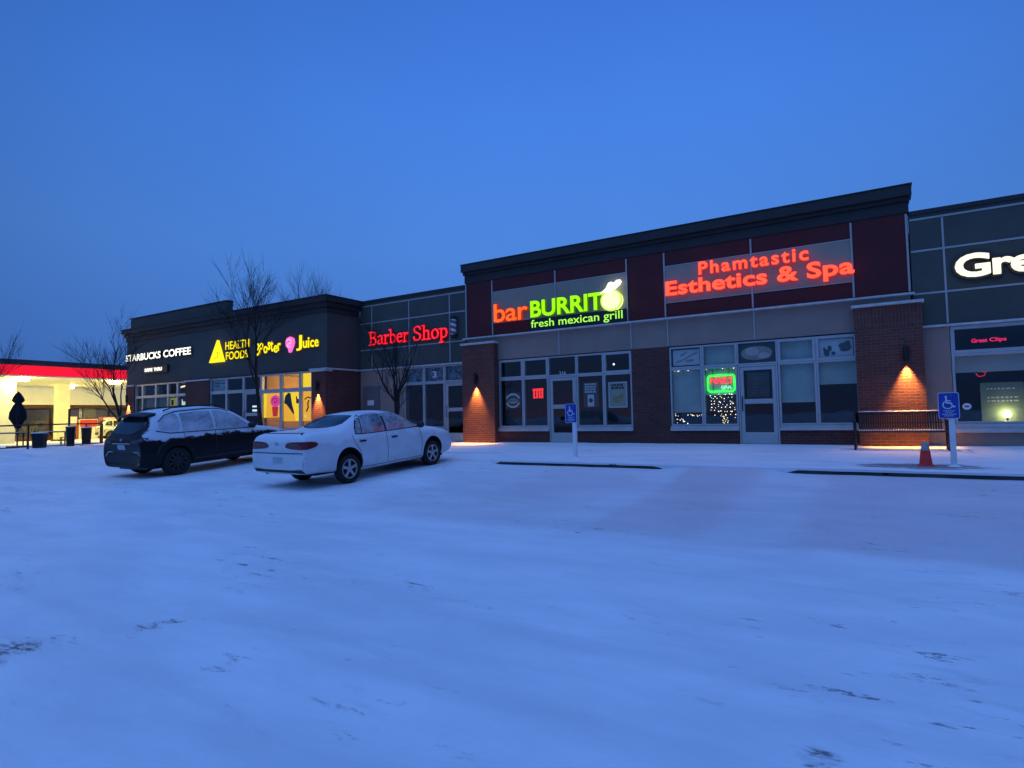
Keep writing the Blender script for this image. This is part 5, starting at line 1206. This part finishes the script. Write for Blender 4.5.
# ------------------------------------------------------------------ bare trees
def bare_tree(label, x, y, h, seed, spread=.55, trunk_r=.09, levels=4, fork=.28, lean=(0, 0), group=None, z=None, density=1., kids0=None):
    rr = random.Random(seed); z = lotz(x, y) if z is None else z
    t = thing('bare_tree', label, 'tree', (x, y, z - .03), group=group)
    tr, cr_ = MB(), MB()
    def limb(p, d, ln, rad, lv):
        n = 5 if lv < 2 else 4; path = [p]; rads = [rad]; q = p.copy(); dd = d.normalized()
        for i in range(n):
            dd = (dd + Vector((rr.gauss(0, .10), rr.gauss(0, .10), .07 + rr.gauss(0, .05))) * (1 if lv else .35)).normalized()
            q = q + dd * ln / n; path.append(q.copy()); rads.append(rad * (1 - (.45 if lv < levels else .75) * (i + 1) / n))
        (tr if lv < 2 else cr_).tube(path, rads, 8 if lv < 2 else (5 if lv == 2 else 3), cap=lv < 2)
        if lv >= levels: return
        kids = (kids0 or rr.randint(4, 6)) if lv == 0 else max(2, int((rr.randint(4, 6) if lv < 3 else rr.randint(4, 7)) * density))
        for k in range(kids):
            f = rr.uniform(fork if lv == 0 else .25, 1.0) if k else 1.0
            i = min(n - 1, int(f * n)); a = path[i].lerp(path[i + 1], f * n - i)
            ang = rr.uniform(0, 2 * PI) if lv else 2 * PI * k / kids + rr.uniform(-.4, .4)
            side = dd.orthogonal(); side.rotate(Matrix.Rotation(ang, 3, dd)) if False else None
            u = dd.orthogonal().normalized(); v = dd.cross(u); sd = u * math.cos(ang) + v * math.sin(ang)
            sp = spread * rr.uniform(.7, 1.25) * (1 if k else .35)
            nd = (dd + sd * sp).normalized()
            limb(a, nd, ln * rr.uniform(.52, .76) * (1 if lv else (h / ln) * .46), max(.0056, rads[i] * rr.uniform(.45, .62)), lv + 1)
    limb(Vector((x, y, z - .05)), Vector((lean[0], lean[1], 1)), h * .42, trunk_r, 0)
    tr.build('trunk', 'bark', t, smooth=True); cr_.build('crown', 'bark', t)
    return t
bare_tree('bare street tree rising past the juice bar sign above the dark roof', -19.35, 14.0, 6.7, 5, .48, .10, 4, .55, lean=(-.015, 0), density=1.05)
bare_tree('slim bare tree with upswept limbs below the red barber lettering', -13.45, 14.8, 4.8, 29, .52, .085, 4, .30, density=.95, kids0=7)
bare_tree('bare tree at the far corner of the coffee shop, twigs across its first letter', -29.1, 13.9, 6.0, 33, .55, .085, 4, .3, lean=(-.1, 0))
bare_tree('bare tree by the left post of the canopy at the edge of the photo', -36.8, 10.8, 5.6, 47, .34, .08, 4, .3, z=-.2)
for i, (x, y, h, sd, lb) in enumerate(((-37.9, 31.5, 12.8, 61, 'tall bare tree standing behind the corner block roof, left of the parapet end'), (-40.5, 36, 12.8, 65, 'distant bare tree showing faintly over the raised parapet'), (-62, 48, 12, 71, 'bare tree behind the gas station shop, between canopy and coffee shop'))):
    bare_tree(lb, x, y, h, sd, .50, .22, 4, .4, z=-.3, density=1.25)

# ------------------------------------------------------------------ patio by the coffee shop
t = thing('patio_railing', 'black metal railing round the coffee shop patio', 'railing', (-32.8, 12.5, -.2))
def rail_run(pts, zs, name_posts=True):
    ps = [(a, b, lotz(a, b)) for a, b in pts]
    mb = MB(); mb.tube([(a, b, c + 1.08) for a, b, c in ps], .032, 8); mb.tube([(a, b, c + .10) for a, b, c in ps], .022, 8); mb.build('rails', 'black_metal', t)
    for a, b, c in ps:
        q = MB(); q.box(a - .035, a + .035, b - .035, b + .035, c - .1, c + 1.07); q.build('post', 'black_metal', t)
rail_run([(-32.3, 7.4), (-32.5, 9.4), (-32.62, 11.6), (-32.85, 14.7)], 0)
rail_run([(-34.6, 14.75), (-33.0, 14.72)], 0)
for x, y, hh in ((-33.6, 10.8, 1.9), (-36.1, 14.6, 1.9)):
    q = MB(); q.box(x - .04, x + .04, y - .04, y + .04, lotz(x, y) - .1, lotz(x, y) + hh); q.build('tall_post', 'black_metal', t)
t = thing('patio_umbrella', 'closed black patio umbrella on its pole behind the railing', 'umbrella', (-36.8, 12.65, lotz(-36.8, 12.65)))
ux, uy, uz = -36.8, 12.65, lotz(-36.8, 12.65)
mb = MB(); mb.lathe([(.03, 0), (.03, 2.72)], (ux, uy, uz), 10); mb.build('pole', 'black_metal', t)
mb = MB(); mb.box(ux - .35, ux + .35, uy - .35, uy + .35, uz, uz + .09); mb.build('base', 'black_metal', t, bevel=.02)
mb = MB(); n = 24; prof_ = [(.10, .95), (.17, 1.15), (.33, 1.45), (.31, 1.75), (.21, 2.05), (.13, 2.2), (.24, 2.33), (.20, 2.5), (.08, 2.72), (.0, 2.8)]
vs = []
for r_, z in prof_:
    for k in range(n): a = 2 * PI * k / n; q = r_ * (1 + .22 * math.cos(a * 6 + z)); vs.append((ux + q * math.cos(a), uy + q * math.sin(a), uz + z))
mb.add(vs, [(i * n + k, i * n + (k + 1) % n, (i + 1) * n + (k + 1) % n, (i + 1) * n + k) for i in range(len(prof_) - 1) for k in range(n)]); mb.build('canopy', plain('umbrella_cloth', (.012, .012, .016), .9, var=.3, bump=.3), t, smooth=True)
def patio_table(label, x, y, w, l):
    z = lotz(x, y); t = thing('patio_table', label, 'table', (x, y, z)); mb = MB(); mb.box(x - w, x + w, y - l, y + l, z + .70, z + .74); mb.build('tabletop', 'black_metal', t, bevel=.008)
    for a in (-1, 1):
        for b in (-1, 1): q = MB(); q.box(x + a * (w - .06) - .025, x + a * (w - .06) + .025, y + b * (l - .06) - .025, y + b * (l - .06) + .025, z, z + .698); q.build('leg', 'black_metal', t)
    q = MB(); q.box(x - w + .02, x + w - .02, y - l + .02, y + l - .02, z + .742, z + .765); q.build('snow_on_top', 'snow', t, bevel=.01)
patio_table('black patio table with snow on it right of the closed umbrella', -36.6, 14.2, .40, .62)
patio_table('black patio table half hidden below the closed umbrella', -36.0, 12.0, .40, .55)
def patio_chair(label, x, y, rz):
    z = lotz(x, y); t = thing('patio_chair', label, 'chair', (x, y, z), rz)
    def b_(nm, *a): q = MB(); q.box(*a); q.build(nm, 'black_metal', t, world=False, bevel=.006)
    b_('seat', -.22, .22, -.22, .22, .42, .45); b_('backrest', -.22, .22, .19, .22, .52, .88)
    for a in (-1, 1):
        b_('leg', a * .20 - .018, a * .20 + .018, -.22, -.184, 0, .419); b_('leg', a * .20 - .018, a * .20 + .018, .192, .228, 0, .86)
patio_chair('black patio chair left of the snowy patio table', -36.1, 13.3, 2.9); patio_chair('black patio chair beyond the snowy patio table', -37.2, 14.9, -.5)
def planter(label, x, y, w, h):
    z = lotz(x, y); t = thing('patio_bin', label, 'bin', (x, y, z)); mb = MB(); mb.lathe([(w * .82, 0), (w, h * .95), (w * 1.08, h * .96), (w * 1.08, h)], (x, y, z), 4 if w > .3 else 20); mb.build('body', 'black_metal', t, bevel=.01)
    mb = MB(); mb.lathe([(w * 1.0, h + .002), (w * .9, h + .035), (0., h + .05)], (x, y, z), 20); mb.build('snow_on_top', 'snow', t, smooth=True)
planter('square dark bin with snow on top behind the railing, left of the snowy patio table', -33.6, 12.4, .34, .68); planter('tall dark bin behind the railing, under the canopy column', -34.2, 13.9, .20, .95); planter('tall dark bin just left of the last railing post', -33.5, 14.3, .22, .88)

# ------------------------------------------------------------------ gas station
RB = G('canopy_red', (1.0, .012, .045), 1.05); SOF = G('canopy_lamp', (1.0, .80, .17), 190.0)
M['canopy_dark'] = plain('canopy_dark_band', (.03, .032, .045), .6, var=.1, bump=.05); M['soffit'] = plain('canopy_soffit', (.72, .70, .55), .6, var=.06, scale=2, bump=.05); M['column_white'] = plain('column_white', (.70, .69, .56), .6, var=.05, scale=2, bump=.04)
t = thing('gas_canopy', 'gas station canopy with glowing red band and yellow lit underside', 'canopy', (-56, 20, -.3))
CX0, CX1, CY0, CY1 = -63, -50, 2., 34.
mb = MB(); mb.box(CX0, CX1, CY0, CY1, 5.02, 5.40); mb.build('top_band', 'canopy_dark', t, bevel=.03)
mb = MB(); mb.box(CX1 - .12, CX1 - .01, CY0 + .01, CY1 - .01, 4.32, 5.015); mb.box(CX0 + .121, CX1 - .121, CY0 + .01, CY0 + .12, 4.32, 5.015); mb.box(CX0 + .121, CX1 - .121, CY1 - .12, CY1 - .01, 4.32, 5.015); mb.build('red_band', RB, t)
mb = MB(); mb.box(CX0, CX1, CY0, CY1, 4.26, 4.318); mb.build('soffit', 'soffit', t)
mb = MB(); mb.box(CX0 + .01, CX1 - .125, CY0 + .125, CY1 - .125, 4.325, 5.01); mb.build('band_light_block', 'canopy_dark', t)  # unseen block added so the red band glows outward only
for x in (-51.7, -59.5):
    for y in (6, 12, 18, 24, 30):
        q = MB(); q.prism([(x - .34, 4.258), (x + .34, 4.258), (x + .22, 4.02), (x - .22, 4.02)], y - .3, y + .3); q.build('canopy_light', SOF, t)
for x in (-57.2,):
    for y in (10.2, 22.6, 32.5):
        q = MB(); q.box(x - .42, x + .42, y - .42, y + .42, -.7, 4.255); cl_ = q.build('column', 'column_white', t, bevel=.03)
        q = MB(); q.box(x - .55, x + .55, y - .55, y + .55, lotz(x, y) - .2, lotz(x, y) + .14); q.build('column_foot', 'concrete', cl_)
q = MB(); q.box(-53.3, -52.6, 16.2, 17.95, -.6, 4.255); q.build('column', 'column_white', t, bevel=.03)
zs = lotz(-66, 26)
t = thing('gas_station_shop', 'low gas station shop with pale fascia and dark glass under the canopy', 'building', (-69, 26, zs))
mb = MB(); mb.box(-72, -66, 15, 38, 2.75, 4.6); mb.build('fascia', 'column_white', t)
mb = MB(); mb.box(-71.8, -66.25, 15.2, 37.8, 2.5, 2.749); mb.box(-71.8, -66.25, 15.2, 37.8, zs - .3, zs + .4); mb.box(-71.8, -71.5, 15.2, 37.8, zs + .401, 2.499); mb.build('wall', 'brick_dark', t)
for k in range(9):
    y0 = 15.4 + k * 2.48; q = MB()
    for a, b in ((y0, y0 + .08), (y0 + 2.36, y0 + 2.44)): q.box(-66.36, -66.26, a, b, zs + .402, 2.498)
    q.box(-66.36, -66.26, y0 + .081, y0 + 2.359, zs + .402, zs + .48); q.box(-66.36, -66.26, y0 + .081, y0 + 2.359, 2.42, 2.498); f = q.build('window', 'black_metal', t)
    g = MB(); g.box(-66.32, -66.30, y0 + .08, y0 + 2.36, zs + .48, 2.42); g.build('pane', 'glass', f)
mb = MB(); mb.box(-72.1, -65.9, 14.9, 38.1, 4.602, 4.72); mb.build('roof', 'roof', t)
mb = MB(); mb.box(-71.2, -71.0, 15.6, 37.4, zs + .4, 2.4); mb.build('interior', 'interior', t)
lamp_pt('gas_shop_fill_lamp', (-68.2, 31.0, 1.9), (1., .82, .45), 420, .3); lamp_pt('gas_shop_fill_lamp', (-68.2, 27.2, 1.9), (1., .82, .45), 260, .3)  # unseen lamps added inside to brighten the right-hand part of the shop
CR1 = plain('merch_red', (.50, .035, .02), .5, var=.2, bump=.03); CR2 = plain('merch_white', (.72, .70, .60), .5, var=.1, bump=.03)
def merch(label, y, w, h, top, a, b, cat='vending box'):
    z = lotz(-65, y); t = thing('merchandise_box', label, cat, (-65, y, z)); q = MB(); q.box(-65.5, -64.7, y - w, y + w, z, z + h); q.build('body', a, t, bevel=.03)
    q = MB(); q.box(-65.45, -64.66, y - w + .06, y + w - .06, z + h * .62, z + h - .06); q.build('header', b, t, bevel=.01)
    q = MB(); q.box(-64.699, -64.66, y - w + .1, y + w - .1, z + .12, z + h * .58); q.build('door', 'dark_plastic' if top else a, t, bevel=.01)
merch('tall red vending box with a white header in front of the gas station shop', 26.2, .65, 2.2, 1, CR1, CR2); merch('white ice box with a red header beside the tall red vending box', 27.8, .8, 1.9, 0, CR2, CR1); merch('wide red box with a pale header far right under the canopy', 29.8, .8, 2.1, 1, CR1, CR2); merch('low white cabinet between two red vending boxes', 31.6, .6, 1.7, 0, CR2, CR1)
